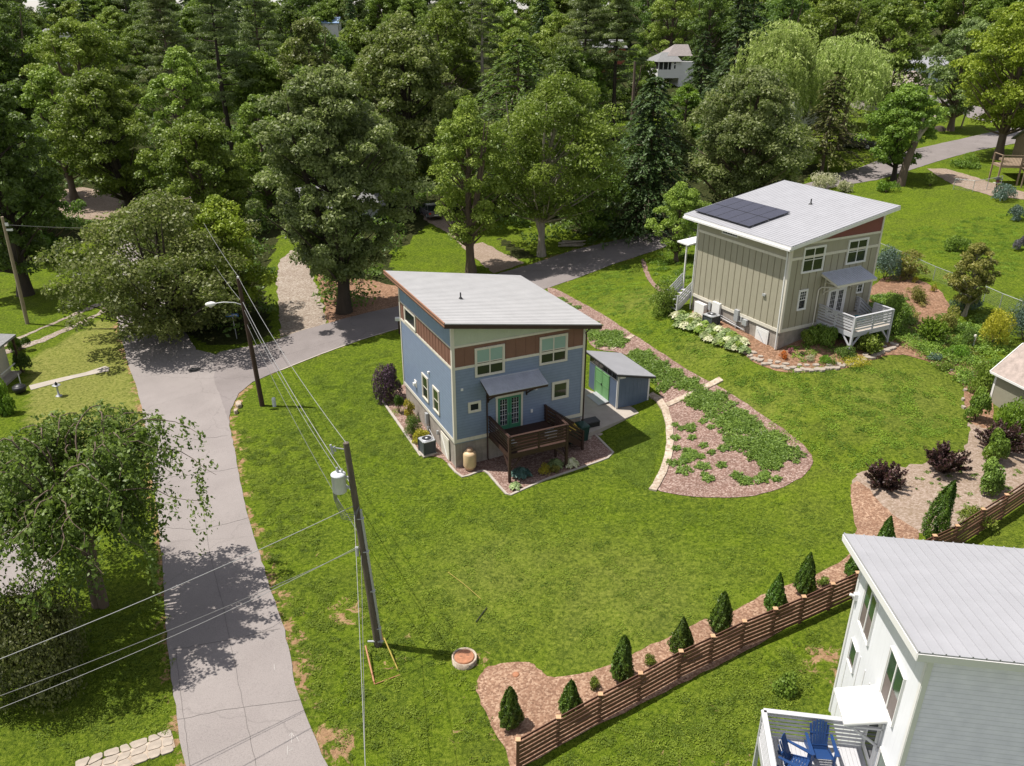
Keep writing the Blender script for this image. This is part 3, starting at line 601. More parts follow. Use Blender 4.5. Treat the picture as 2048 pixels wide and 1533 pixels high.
def stairs(par,x0,x1,y0,y1,zt,zb,mat,rails=True):
    n=max(2,round((zt-zb)/.18)); mb=MB()
    for i in range(n): x=x0+(x1-x0)*(i+.5)/n; z=zt-(zt-zb)*(i+1)/n; hw=abs(x1-x0)/n/2+.02; mb.box(x-hw,y0,z-.04,x+hw,y1,z)
    for y in (y0-.03,y1+.03): mb.bar((x0,y,zt-.15),(x1,y,zb+.02),.05,.28)
    s=mb.build('stairs',mat,par)
    if rails:
        for y in (y0-.06,y1+.06):
            r=MB()
            for k in range(4): dz=.2+k*.24; r.bar((x0,y,zt+dz),(x1,y,zb+dz),.03,.14)
            r.bar((x0,y,zt+1.06),(x1,y,zb+1.06),.14,.035); r.box(x1-.06,y-.06,zb-.3,x1+.06,y+.06,zb+1.05); r.box(x0-.06,y-.06,zb-.3,x0+.06,y+.06,zt+1.05)
            r.build('stair_railing',mat,s)
    return s
stairs(dk,5.74,7.55,-1.4,-.25,2.3,.85,M['darkbrown'])
def wl(root,x,y,z):  # local point of a rotated root to world
    a=root.rotation_euler.z; return (root.location.x+x*math.cos(a)-y*math.sin(a),root.location.y+x*math.sin(a)+y*math.cos(a),z)
# things around the blue house
def bin_(name,label,x,y,lid,bodym,rot):
    X,Y,_=wl(bh,x,y,0); z=g(X,Y)+.02; t=thing(name,label,'bin',(X,Y,z),rot,'wheeled bins beside the deck stairs')
    m=MB(); m.hexa([(-.25,-.28,.05),(.25,-.28,.05),(.25,.28,.05),(-.25,.28,.05)],[(-.31,-.36,1.02),(.31,-.36,1.02),(.31,.36,1.02),(-.31,.36,1.02)]); m.box(-.33,-.38,.98,.33,.38,1.03); m.build('bin_body',bodym,t,.02)
    m=MB(); m.hexa([(-.34,-.40,1.035),(.34,-.40,1.035),(.34,.42,1.035),(-.34,.42,1.035)],[(-.28,-.34,1.11),(.28,-.34,1.11),(.28,.38,1.13),(-.28,.38,1.13)]); m.build('lid',lid,t,.02)
    m=MB(); m.tube([(-.34,.30,.12),(-.26,.30,.12)],.12,12); m.tube([(.26,.30,.12),(.34,.30,.12)],.12,12); m.build('wheel',M['tyre'],t)
    m=MB(); m.tube([(-.25,.44,1.0),(.25,.44,1.0)],.02,6); m.build('handle',M['dark'],t)
bin_('wheeled_bin','dark wheeled bin with a mustard yellow lid behind the blue house deck stairs',7.42,-.42,M['yellowlid'],M['binG'],R_(18))
bin_('wheeled_bin','dark green wheeled bin with a green lid at the corner of the blue house',8.12,-.42,M['binG'],M['binG'],R_(28))
X,Y,_=wl(bh,9.25,.5,0); t=thing('storage_box','low black plastic storage box on the patio beside the blue house corner','storage box',(X,Y,g(X,Y)+.06),R_(25))
m=MB(); m.box(-.5,-.3,0,.5,.3,.55); m.build('box_body',M['dark'],t,.02); m=MB(); m.hexa([(-.53,-.33,.55),(.53,-.33,.55),(.53,.33,.55),(-.53,.33,.55)],[(-.5,-.3,.6),(.5,-.3,.6),(.5,.3,.64),(-.5,.3,.64)]); m.build('lid',M['dark'],t,.01)
X,Y,_=wl(bh,.72,-.42,0); t=thing('propane_tank','upright tan propane tank standing in mulch at the blue house corner','gas tank',(X,Y,g(X,Y)+.02))
m=MB(); m.lathe((0,0,0),[(.24,0),(.27,.03),(.27,.12),(.31,.14),(.36,.2),(.38,.27),(.38,.98),(.36,1.06),(.29,1.14),(.18,1.18),(.18,1.18)],28); m.build('tank_body',M['tan'],t)
m=MB(); m.lathe((0,0,1.15),[(.19,0),(.19,.13),(.16,.19),(.06,.215),(.01,.22)],20); m.build('cap',plain('faded_tank_cap',(.42,.27,.17),.6,.15),t)
def hvac(par,x,y,ww,hh,label,grp):
    X,Y,_=wl(par,x,y,0); z=g(X,Y); t=thing('air_conditioner',label,'air conditioner',(X,Y,z),par.rotation_euler.z+.1,grp)
    m=MB(); m.box(-ww*.62,-ww*.62,0,ww*.62,ww*.62,.09); m.build('pad',M['concrete'],t)
    m=MB(); h=ww/2
    for i in range(16): zz=.12+i*(hh-.2)/16; m.box(-h+.01,-h+.01,zz,h-.01,h-.01,zz+(hh-.2)/16*.62)
    m.box(-h+.03,-h+.03,.1,h-.03,h-.03,hh-.02)
    for a,b in ((-h,-h),(h,-h),(h,h),(-h,h)): m.box(a-.03,b-.03,.09,a+.03,b+.03,hh)
    m.build('cabinet',M['hvac'],t)
    m=MB(); m.box(-h-.03,-h-.03,hh-.05,h+.03,h+.03,hh); m.lathe((0,0,hh),[(h*.92,0),(h*.92,.03),(h*.8,.05)],24); m.build('top_cover',M['metal'],t)
    m=MB(); m.lathe((0,0,hh+.045),[(h*.76,0),(h*.76,.008)],24); m.build('fan_grille',M['dark'],t); m=MB(); m.lathe((0,0,hh+.05),[(h*.25,0),(h*.25,.03),(h*.1,.05)],14); m.build('fan_hub',M['metal'],t)
hvac(bh,-.85,2.45,.75,.95,'charcoal air conditioning unit on a pad beside the blue house wall','air conditioning units')
def bag(par,x,y,zf,label):
    X,Y,_=wl(par,x,y,0); t=thing('deck_bench',label,'bench',(X,Y,zf),par.rotation_euler.z,None)
    return t
t=bag(bh,2.5,-1.9,2.3,'grey cushioned bench against the left rail of the dark brown deck')
m=MB(); m.box(-.22,-.65,.3,.25,.65,.42); m.build('seat',M['metal'],t,.02); m=MB(); m.box(-.28,-.65,.42,-.18,.65,.85); m.build('backrest',M['greywhite'],t,.02)
for a in (-.2,.2):
    for b in (-.55,.55): m=MB(); m.box(a-.03,b-.03,0,a+.03,b+.03,.3); m.build('leg',M['dark'],t)
X,Y,_=wl(bh,3.75,-1.7,0); t=thing('deck_rug','flat reddish brown rug lying on the dark brown deck','rug',(X,Y,2.3),bh.rotation_euler.z); m=MB(); m.box(-.85,-.5,.002,.85,.5,.014); m.build('rug_cloth',plain('rug_weave',(.14,.055,.035),.9,.2,6),t)
X,Y,_=wl(bh,5.1,-2.0,0); t=thing('cooler','small pale grey cooler box by the right rail of the dark brown deck','cooler',(X,Y,2.3),bh.rotation_euler.z+.2)
m=MB(); m.box(-.3,-.2,0,.3,.2,.34); m.build('cooler_body',M['greywhite'],t,.02); m=MB(); m.box(-.32,-.22,.34,.32,.22,.42); m.build('lid',M['metal'],t,.015)

# ---- green-taupe house
GW,GD=8.187,8.948
gh=thing('house','olive taupe house with white trim and a white railed deck','house',(17.684,49.623,0),R_(27.735))
roofG,zG=shedroof(gh,GW,GD,.73,.57,.63,.85,11.23,12.87,M['roofwh'],M['white'],sp=.28)
tG=lambda x,y: zG(x,y)-.2
body(gh,GW,GD,5.2,tG,M['taupe'])
m=MB(); m.box(.05,.05,3.0,GW-.05,GD-.05,5.22); m.build('foundation',M['found'],gh)
zt=5.2; zb_=10.054
m=MB(); battens(m,'L',.1,GD-.1,zt+.2,zb_,.585,.035,.02); battens(m,'F',.1,GW-.1,zt+.2,zb_,.62,.035,.02); m.build('batten',M['taupe2'],gh)
m=MB(); m.add([pt('F',GW-.1,.012,11.13),pt('F',GW-.1,.012,zG(GW,0)-.24),pt('F',2.9,.012,11.13)],[(0,1,2)]); 
o=m.build('gable_panel',M['maroon'],gh)
m=MB()
fb(m,'F',0,GW,0,.04,zb_,zb_+.17); fb(m,'L',0,GD,0,.04,zb_,zb_+.17); fb(m,'F',0,GW,0,.045,zt-.02,zt+.2); fb(m,'L',0,GD,0,.045,zt-.02,zt+.2)
fb(m,'F',1.6,GW,0,.04,10.98,11.13)
fb(m,'F',-.05,.13,0,.06,zt-.02,tG(0,0)-.03); fb(m,'F',GW-.12,GW+.02,0,.06,zt-.02,tG(GW,0)-.03); fb(m,'L',-.05,.13,0,.055,zt-.02,tG(0,0)-.03); fb(m,'L',GD-.13,GD+.02,0,.055,zt-.02,tG(0,0)-.03)
m.build('trim',M['cream'],gh)
vent_pipe(gh,5.74,4.2,zG(5.74,4.2))
window(gh,'F',1.09,3.04,9.08,10.80,M['white'],2,True); window(gh,'F',5.12,7.02,9.15,10.83,M['white'],2,True)
window(gh,'F',1.22,2.02,6.53,7.95,M['white'],1,True,grille=(3,3,1)); window(gh,'F',6.70,7.32,6.92,7.62,M['white'],1,False,grille=(2,2,0),tw=.08)
window(gh,'L',4.82,6.42,10.47,10.73,M['white'],1,False,grille=(6,1,0),tw=.05,name='transom_window')
frenchdoor(gh,4.02,5.72,5.62,7.65,M['white'],M['white'],M['white'])
awning(gh,3.07,6.75,8.85,1.45,.45,M['galv'],M['cream'],M['cream'],.2)
m=MB(); m.tube([(3.3,-1.45,8.2),(3.2,-.1,7.9),(2.95,-.08,7.75),(2.95,-.08,4.2)],.045,8); m.build('downspout',M['cream'],gh)
m=MB(); m.tube([(-.62,.3,10.85),(-.1,.3,10.72),(-.08,.2,10.5),(-.08,.08,4.0)],.05,8); m.build('downspout',M['white'],gh)
m=MB(); m.tube([(-.62,GD-.1,10.85),(-.1,GD-.05,10.72),(-.08,GD-.02,10.5),(-.08,GD-.02,4.1)],.05,8); m.build('downspout',M['white'],gh)
m=MB(); m.box(-.85,-.63,10.93,-.74,GD+.85,11.06); m.build('gutter',M['white'],roofG)
def onG(u,v,dz): return (u,v,zG(u,v)+dz)
sp_=thing('solar_array','dark solar panels mounted on the pale roof of the olive taupe house','solar panels',(17.684,49.623,0),R_(27.735))
m=MB(); 
for x in (.35,1.4,2.2,3.1): m.bar(onG(x,3.9,.09),onG(x,9.35,.09),.04,.05)
for v in np.linspace(4.0,9.2,6):
    for x in (.35,3.1): m.box(x-.03,v-.03,zG(x,v)-.02,x+.03,v+.03,zG(x,v)+.08)
m.build('rail',M['metal'],sp_)
u0,u1,v0,v1=-.12,3.52,3.83,9.42
for i in range(2):
    for j in range(5):
        a=u0+(u1-u0)*i/2+.01; b=u0+(u1-u0)*(i+1)/2-.02; c=v0+(v1-v0)*j/5+.008; d=v0+(v1-v0)*(j+1)/5-.008
        m=MB(); m.hexa([onG(a,c,.12),onG(b,c,.12),onG(b,d,.12),onG(a,d,.12)],[onG(a,c,.16),onG(b,c,.16),onG(b,d,.16),onG(a,d,.16)]); fr=m.build('solar_panel',M['dark'],sp_)
        m=MB(); e=.02; m.hexa([onG(a+e,c+e,.15),onG(b-e,c+e,.15),onG(b-e,d-e,.15),onG(a+e,d-e,.15)],[onG(a+e,c+e,.163),onG(b-e,c+e,.163),onG(b-e,d-e,.163),onG(a+e,d-e,.163)]); m.build('cells',M['panel'],fr)
m=MB(); fb(m,'L',7.12,8.18,0,.35,3.9,5.0); m.build('battery_cabinet',M['white'],gh,.02)
m=MB(); fb(m,'L',5.66,6.46,0,.2,4.6,5.5); m.build('inverter_box',M['white'],gh,.02)
m=MB(); fb(m,'L',6.7,6.95,0,.12,4.7,5.3); fb(m,'L',3.78,4.18,0,.18,4.75,5.58); fb(m,'L',3.45,3.6,0,.1,4.9,5.2); fb(m,'L',2.88,3.28,0,.2,4.72,5.15); m.build('meter_box',M['metal'],gh,.01)
m=MB(); m.tube([(-.08,5.6,4.62),(-.08,5.5,4.5),(-.08,3.2,4.36),(-.08,3.08,4.4),(-.08,3.08,4.8)],.035,8); m.tube([(-.08,3.95,4.8),(-.08,3.95,3.9)],.035,8); m.tube([(-.08,4.0,4.8),(-.08,3.3,4.85)],.025,6); m.tube([(-.1,5.5,4.7),(-.1,3.95,4.55)],.02,6); m.build('conduit',M['metal'],gh)
m=MB(); fb(m,'L',.88,2.06,0,.05,3.8,5.0); fb(m,'L',1.0,1.94,.05,.06,3.92,4.88); ad=m.build('access_door',M['white'],gh); m=MB(); m.bar((-.07,1.1,4.0),(-.07,1.85,4.8),.02,.06,(1,0,0)); m.build('brace',M['metal'],ad)
m=MB(); fb(m,'L',1.6,1.85,0,.12,7.25,7.4); m.build('wall_lamp',M['metal'],gh)
hvac(gh,-.9,5.6,.85,.85,'dark air conditioning unit among hostas beside the olive taupe house','air conditioning units')
dk2=deck(gh,3.35,6.9,3.0,5.6,3.9,M['greywhite'],M['greywhite'],floorm=M['concrete'])
railing(dk2,'railing',M['greywhite'],[((6.9,0),(6.9,-.3)),((6.9,-1.5),(6.9,-3.0))],5.6)
stairs(dk2,6.94,8.6,-1.45,-.35,5.6,4.4,M['greywhite'])
X,Y,_=wl(gh,5.6,-1.6,0); t=thing('plastic_tub','round teal plastic tub on the white railed deck','tub',(X,Y,5.6)); m=MB(); m.lathe((0,0,0),[(.26,0),(.34,.3),(.38,.31),(.36,.28),(.25,.05)],20); m.build('tub_body',M['teal'],t); m=MB(); m.tube([(-.4,0,.28),(-.44,0,.22),(-.4,0,.16)],.015,6); m.tube([(.4,0,.28),(.44,0,.22),(.4,0,.16)],.015,6); m.build('handle',M['teal'],t)
# porch roof and steps on its far-left corner
m=MB(); m.hexa([(-.55,GD+.3,8.95),(1.5,GD+.3,9.1),(1.5,GD+1.6,9.1),(-.55,GD+1.6,8.95)],[(-.55,GD+.3,9.05),(1.5,GD+.3,9.2),(1.5,GD+1.6,9.2),(-.55,GD+1.6,9.05)]); m.build('porch_roof',M['white'],gh)
m=MB(); m.box(.25,GD+1.4,4.0,.35,GD+1.5,9.0); m.build('porch_post',M['white'],gh)
def st2():
    m=MB(); n=6
    for i in range(n): x=.2-i*.26; z=5.5-(i+1)*.22; m.box(x-.16,GD+.2,z-.04,x+.16,GD+1.5,z)
    for y in (GD+.15,GD+1.55): m.bar((.3,y,5.4),(-1.25,y,4.1),.05,.25)
    s=m.build('porch_steps',M['greywhite'],gh)
    for y in (GD+.1,GD+1.6):
        m=MB()
        for k in range(4): m.bar((.3,y,5.7+k*.24),(-1.25,y,4.4+k*.24),.03,.13)
        m.box(-1.3,y-.05,3.9,-1.2,y+.05,5.3); m.build('stair_railing',M['greywhite'],s)
st2()

# ---- white house
ww=9.5; wd=5.9
wh=thing('house','white-walled house with grey lap siding and pale ribbed roof in the bottom right corner','house',(10.72,15.75,0),R_(-8.5))
roofW,zW=shedroof(wh,ww,wd,.55,.6,.52,.75,9.75,8.32,M['roofwh'],M['white'],axis='v',sp=.31,th=.22,rh=.034)
body(wh,ww,wd,.6,lambda x,y:zW(x,y)-.2,M['whitewall'])
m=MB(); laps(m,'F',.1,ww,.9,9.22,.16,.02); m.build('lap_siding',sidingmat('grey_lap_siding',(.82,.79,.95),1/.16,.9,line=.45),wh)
m=MB(); fb(m,'F',-.03,.1,0,.05,.6,9.3); fb(m,'L',-.03,.1,0,.05,.6,9.3); fb(m,'L',wd-.1,wd+.02,0,.05,.6,8.05)
for v in (1.2,): pass
for v in (2.6,3.15,3.7,4.3,5.35): fb(m,'L',v-.02,v+.02,0,.02,.9,4.1 if v>4.4 else 5.2)
m.build('trim',M['white'],wh)
def dwin(a0,a1,z0,z1,cols,mid): 
    o=window(wh,'L',a0,a1,z0,z1,M['white'],cols,False,tw=.035,reflect=None)
    m=MB(); cw=(a1-a0-.1)/cols
    for c in range(cols):
        x0=a0+.05+c*cw+.04; x1=x0+cw-.08
        fb(m,'L',x0,x1,.020,.038,z0+.1,z0+(z1-z0)*mid)
    m.build('screen',plain('window_screen',(.16,.13,.12),.6,.1),o)
    m=MB()
    for c in range(cols):
        x0=a0+.05+c*cw+.04; x1=x0+cw-.08
        fb(m,'L',x0,x1,.020,.038,z0+(z1-z0)*mid+.05,z1-.12)
    m.build('upper_pane',plain('glass_green_tint',(.03,.07,.04),.15,.4,2,spec=.8),o)
dwin(3.87,5.06,6.02,7.75,2,.48); dwin(.9,2.22,5.75,7.55,2,.48); dwin(4.55,5.25,4.22,5.16,1,.2); dwin(.5,1.25,2.9,4.6,1,.3)
m=MB(); m.hexa([(-1.15,1.35,5.12),(0,1.35,5.42),(0,2.75,5.42),(-1.15,2.75,5.12)],[(-1.15,1.35,5.2),(0,1.35,5.5),(0,2.75,5.5),(-1.15,2.75,5.2)])
for i in range(6): y=1.37+i*.272; m.hexa([(-1.15,y-.03,5.19),(0,y-.03,5.49),(0,y+.03,5.49),(-1.15,y+.03,5.19)],[(-1.15,y-.015,5.23),(0,y-.015,5.53),(0,y+.015,5.53),(-1.15,y+.015,5.23)])
aw=m.build('awning',M['white'],wh)
for y in (1.45,2.65):
    m=MB(); m.bar((-.02,y,4.35),(-.95,y,5.08),.07,.07); m.bar((-.04,y,4.2),(-.04,y,5.3),.07,.07); m.bar((-.02,y,5.08),(-1.05,y,5.05),.07,.07); m.build('bracket',M['greywhite'],aw)
m=MB(); fb(m,'L',1.5,1.6,0,.05,3.2,5.1); fb(m,'L',2.5,2.6,0,.05,3.2,5.1); fb(m,'L',1.5,2.6,0,.055,5.05,5.15); fb(m,'L',1.6,2.5,0,.04,3.2,5.05); dr=m.build('door',M['white'],wh)
m=MB(); fb(m,'L',1.75,2.35,.04,.046,3.5,4.9); m.build('pane',M['glass'],dr)
m=MB(); 
k=24
for i in range(k): x=-3.15+i*3.1/k; m.box(x+.004,-.8,3.13,x+3.1/k-.004,2.5,3.165)
d3=m.build('deck',M['greywhite'],wh)
m=MB(); m.box(-3.2,-.8,2.85,-3.15,2.55,3.16); m.box(-3.2,2.5,2.85,0,2.55,3.16); m.box(-3.15,.8,2.9,-.05,.9,3.12); m.build('frame',M['greywhite'],d3)
for x,y in ((-3.15,2.5),(-3.15,.2),(-1.6,2.5)): m=MB(); m.box(x-.06,y-.06,.4,x+.06,y+.06,4.2); m.build('post',M['greywhite'],d3)
for a,b in (((-3.17,2.5),(0,2.5)),((-3.17,2.5),(-3.17,-.9))):
    m=MB()
    for i in range(6): z=3.28+i*.155; m.bar((*a,z),(*b,z),.03,.075)
    m.bar((*a,4.22),(*b,4.22),.17,.04); m.build('railing',M['greywhite'],d3)
X,Y,_=wl(wh,.6,3.0,0)
m=MB(); m.box(-.12,6.0-.35,6.35,-.0,6.0-.2,6.6); m.tube([(-.1,5.72,6.5),(-.25,5.72,6.55)],.05,8); m.build('wall_lamp',M['white'],wh)
def adirondack(x,y,rot,label):
    X,Y,_=wl(wh,x,y,0); t=thing('adirondack_chair',label,'chair',(X,Y,3.17),wh.rotation_euler.z+rot,'blue slatted chairs on the white house deck')
    # faces -y
    m=MB()
    for i in range(6): a=i*.09; m.bar((-.27,-.42+a,.40-.035*i),(.27,-.42+a,.40-.035*i),.075,.02)
    m.build('seat',M['adir'],t)
    m=MB()
    for i in range(7):
        xx=(i-3)*.082; hh=.92-.035*(i-3)**2*.6; m.bar((xx*.85,.08,.2),(xx*1.08,.40,.2+hh),.07,.018,(0,-1,.3))
    m.bar((-.27,.13,.33),(.27,.13,.33),.03,.06); m.bar((-.28,.27,.68),(.28,.27,.68),.03,.06); m.build('backrest',M['adir'],t)
    for s in (-1,1):
        m=MB(); m.hexa([(s*.30,-.50,.58),(s*.44,-.50,.58),(s*.42,.32,.60),(s*.34,.32,.60)],[(s*.30,-.50,.605),(s*.44,-.50,.605),(s*.42,.32,.625),(s*.34,.32,.625)]); m.build('armrest',M['adir'],t)
        m=MB(); m.box(s*.34-.02,-.46,0,s*.34+.02,-.34,.58); m.build('leg',M['adir'],t)
        m=MB(); m.bar((s*.30,-.44,.37),(s*.30,.50,.05),.03,.13); m.build('leg',M['adir'],t)
adirondack(-1.47,1.93,R_(3),'blue slatted chair with its back to the far railing of the white house deck')
adirondack(-2.4,1.35,R_(62),'blue slatted chair in the left corner of the white house deck, turned sideways')

# ---- storage shed
sh=thing('shed','small navy shed with green double doors and pale roof beside the blue house','shed',(6.79,46.73,0),R_(23.63))
SW,SD=2.39,3.75
rS,zS=shedroof(sh,SW,SD,.2,.28,.3,.35,3.58,2.93,M['roofwh'],M['dark'],sp=.2,th=.1)
body(sh,SW,SD,1.0,lambda x,y:zS(x,y)-.08,M['navy'])
m=MB(); battens(m,'F',.05,SW-.05,1.0,2.8,.3,.012,.008); m.build('siding_groove',M['navy'],sh)
m=MB(); fb(m,'F',-.03,.08,0,.03,.97,3.42); fb(m,'L',-.03,.07,0,.03,.97,3.42); fb(m,'F',SW-.08,SW+.02,0,.03,.97,2.86); m.build('trim',M['white'],sh)
m=MB(); fb(m,'F',.14,.55,0,.03,3.08,3.27); m.build('label_plate',M['white'],sh)
m=MB(); m.box(-.0,.0,.82,SW,SD,.99); m.build('skid_base',M['deckwood'],sh)
m=MB(); fb(m,'L',.12,SD-.08,0,.012,2.98,3.32); tr=m.build('transom_window',M['glass'],sh)
m=MB()
for i in range(7): y=.12+i*(SD-.24)/6; fb(m,'L',y,y+.05,.0,.03,2.95,3.35)
fb(m,'L',.1,SD-.1,0,.03,2.92,2.98); m.build('mullion',M['metal'],tr)
for i in range(2):
    a=1.0+i*.955; b=a+.945; m=MB(); fb(m,'L',a,b,0,.035,1.02,2.86)
    for s0,s1,t0,t1 in ((a,a+.09,1.02,2.86),(b-.09,b,1.02,2.86),(a,b,2.77,2.86),(a,b,1.02,1.12),(a,b,1.9,1.98)): fb(m,'L',s0,s1,.035,.055,t0,t1)
    for k in range(4): fb(m,'L',a+.14,b-.14,.035,.05,2.05+k*.17,2.05+k*.17+.1)
    o=m.build('door',M['shedgreen'],sh); m=MB(); fb(m,'L',(b-.06 if i==0 else a+.02),(b-.02 if i==0 else a+.06),.05,.08,1.85,2.0); m.build('handle',M['dark'],o)
X,Y,_=wl(sh,-.45,1.75,0); t=thing('ramp','silver metal ramp leading up to the green shed doors','ramp',(X,Y,0),sh.rotation_euler.z)
m=MB(); m.hexa([(-.35,-.85,.97),(.40,-.85,1.08),(.40,.85,1.08),(-.35,.85,.97)],[(-.35,-.85,.99),(.40,-.85,1.13),(.40,.85,1.13),(-.35,.85,.99)]); m.build('ramp_plate',M['metal'],t)
m=MB()
for i in range(12): y=-.8+i*.145; m.hexa([(-.33,y-.01,.985),(.38,y-.01,1.12),(.38,y+.01,1.12),(-.33,y+.01,.985)],[(-.33,y-.01,1.0),(.38,y-.01,1.14),(.38,y+.01,1.14),(-.33,y+.01,1.0)])
m.build('tread',M['greywhite'],t)
# patio slab
pa=[(bh,8.3,-.45),(sh,2.62,-.62),(sh,2.62,.4),(sh,2.9,4.3),(sh,.2,9.0),(bh,8.3,9.0)]
mb=MB(); q=[wl(*p,0)[:2] for p in pa]
me=bpy.data.meshes.new('patio'); n=len(q); me.from_pydata([(x,y,.965) for x,y in q]+[(x,y,.3) for x,y in q],[],[list(range(n))]+[[i,i+n,(i+1)%n+n,(i+1)%n] for i in range(n)]); link('patio',me,M['concrete'])['kind']='structure'
bpy.data.objects['patio']['kind']='structure'

# ------------------------------------------------------------ trees and plants
def rngs(seed): return np.random.default_rng(seed)
def clump_leaves(r,C,R,n,leaf,flat=.65,up=.35,w=.62,shell=.45):
    """leaf quads round clump centres C (m,3) with radii R (m,)"""
    m=len(C); idx=np.repeat(np.arange(m),n); k=len(idx)
    d=unit(r.normal(size=(k,3))); d[:,2]=np.where(d[:,2]<-.25,-d[:,2]*.6,d[:,2]); d=unit(d)
    rad=R[idx]*(shell+(1-shell)*r.random(k)**.6)
    pos=C[idx]+d*rad[:,None]*np.array([1,1,flat])
    N=unit(d*.75+r.normal(size=(k,3))*.7+np.array([0,0,up]))
    V=leafq(r,pos,N,leaf,leaf*w)
    ct_=r.uniform(-.22,.22,m)
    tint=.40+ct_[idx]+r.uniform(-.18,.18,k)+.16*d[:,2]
    return V,tint
def limbs(mb,r,base,tips,z0,h,r0,bend=.25,n=5,minr=.02):
    for c in tips:
        dxy=math.hypot(c[0],c[1]); zs=max(z0,min(h*.85,c[2]-dxy*r.uniform(.6,1.1))); t=zs/h
        p0=Vector((base(t)[0],base(t)[1],zs)); p1=Vector(c); m=(p0*.5+p1*.5)+Vector(r.normal(size=3))*bend*.3+Vector((0,0,-bend*.4*dxy/3))
        rr=max(minr*1.5,r0*(1-t)*.38); mb.tube([p0,m,p1],[rr,rr*.6,minr],n,False)
def broadleaf(h,rx,seed,base=.28,ncl=110,nl=260,leaf=.34,cr=.16,open_=.0,trunk=.028,lean=(0,0),forks=1,prof=.75,flat=.85,drop=0,topflat=0):
    r=rngs(seed); prof*=1.3; cr*=.93; ncl=int(ncl*1.15); open_=open_+.05;  zb=h*base; C=[]; tries=0
    ph=r.uniform(0,6.28,4); minD=rx*cr*(1.0+open_)
    Ca=np.zeros((ncl,3)); k=0
    while k<ncl and tries<ncl*60:
        tries+=1; t=r.random()**.85; a=r.uniform(0,6.283)
        env=math.sin(math.pi*min(1,max(0.02,(t*.93+.07)))**prof)**.62
        lob=1+.2*math.sin(3*a+ph[0]+t*5)+.15*math.sin(5*a+ph[1]-t*9)+.14*math.sin(2*a+ph[2]+t*3)
        q=math.sqrt(r.uniform(.12,1)); rad=rx*env*lob*q*.92
        z=zb+(h-zb)*t*(1-.06*q)+ (lean[0]*0); p=np.array([rad*math.cos(a)+lean[0]*t,rad*math.sin(a)+lean[1]*t,z-drop*q*q*rx])
        if k and np.min(((Ca[:k]-p)**2).sum(1))<minD**2*.45: continue
        Ca[k]=p; k+=1
    Ca=Ca[:k]; R=rx*cr*r.uniform(.8,1.5,k)*(1.4 if not open_ else 1.2)
    V,t=clump_leaves(r,Ca,R,nl,leaf,flat)
    mb=MB(); tr=h*trunk; w1=r.normal(size=2)*h*.015
    def bp(t): return (lean[0]*t*t+w1[0]*math.sin(t*5),lean[1]*t*t+w1[1]*math.sin(t*4))
    zs=np.linspace(-.02,.82,9)
    mb.tube([(bp(t_)[0],bp(t_)[1],t_*h) for t_ in zs],[tr*(1.5 if i==0 else 1)*(1-.82*t_) for i,t_ in enumerate(zs)],9)
    for f in range(forks):
        a=r.uniform(0,6.28); e=(rx*.55*math.cos(a),rx*.55*math.sin(a)); mb.tube([(bp(.12)[0],bp(.12)[1],h*.12*(1+f)),(e[0]*.35,e[1]*.35,h*.4),(e[0]*.8,e[1]*.8,h*.68),(e[0]*.95+.2,e[1],h*.88)],[tr*.62,tr*.5,tr*.3,tr*.08],7)
    sel=r.permutation(k)[:min(k,70)]
    limbs(mb,r,lambda t:bp(t),[Ca[i]-np.array([0,0,R[i]*.3]) for i in sel],h*base*.8,h,tr)
    return V,t,mb
def conifer(h,rx,seed,base=.05,layers=26,per=16,leaf=.30,droop=.35,nl=42,prof=1.0,irr=.14):
    r=rngs(seed); rx=rx*1.3; P_=[];N_=[];T_=[];tn=[]; mb=MB(); mb.tube([(0,0,-.1),(0,0,h*.5),(0,0,h*.98)],[h*.02,h*.012,.02],8)
    for i in range(layers):
        t=(i+.5)/layers; z0=h*(base+(1-base)*t); L0=rx*(1-t)**prof*(1+.1*r.normal())+rx*.06
        for j in range(max(5,int(per*(1-t*.6)))):
            a=r.uniform(0,6.283); Lb=L0*r.uniform(1-irr*2,1.08); s=r.random(nl)**.6; up=.12*Lb
            ss=s*Lb; z=z0+up*np.sin(s*2.2)-droop*Lb*s*s; wd=.16*Lb*(1.15-s)+.06; off=r.normal(size=nl)*wd*.6
            x=ss*math.cos(a)-off*math.sin(a); y=ss*math.sin(a)+off*math.cos(a); z=z-abs(off)*.35+r.normal(size=nl)*.05
            P_.append(np.stack([x,y,z],1)); dx=np.array([math.cos(a),math.sin(a),-.45])
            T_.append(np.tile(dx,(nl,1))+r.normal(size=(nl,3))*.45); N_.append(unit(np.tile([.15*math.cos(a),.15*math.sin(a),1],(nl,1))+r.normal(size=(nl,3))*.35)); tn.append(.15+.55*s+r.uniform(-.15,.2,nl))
            if j%3==0: mb.tube([(0,0,z0),(Lb*.5*math.cos(a),Lb*.5*math.sin(a),z0+up*.8-droop*Lb*.25),(Lb*.95*math.cos(a),Lb*.95*math.sin(a),z0-droop*Lb*.9)],[.05+h*.002,.03,.01],4,False)
    C=np.concatenate(P_);N=np.concatenate(N_);T=np.concatenate(T_); return leafq(r,C,N,leaf*1.3,leaf*.5,T),np.concatenate(tn),mb
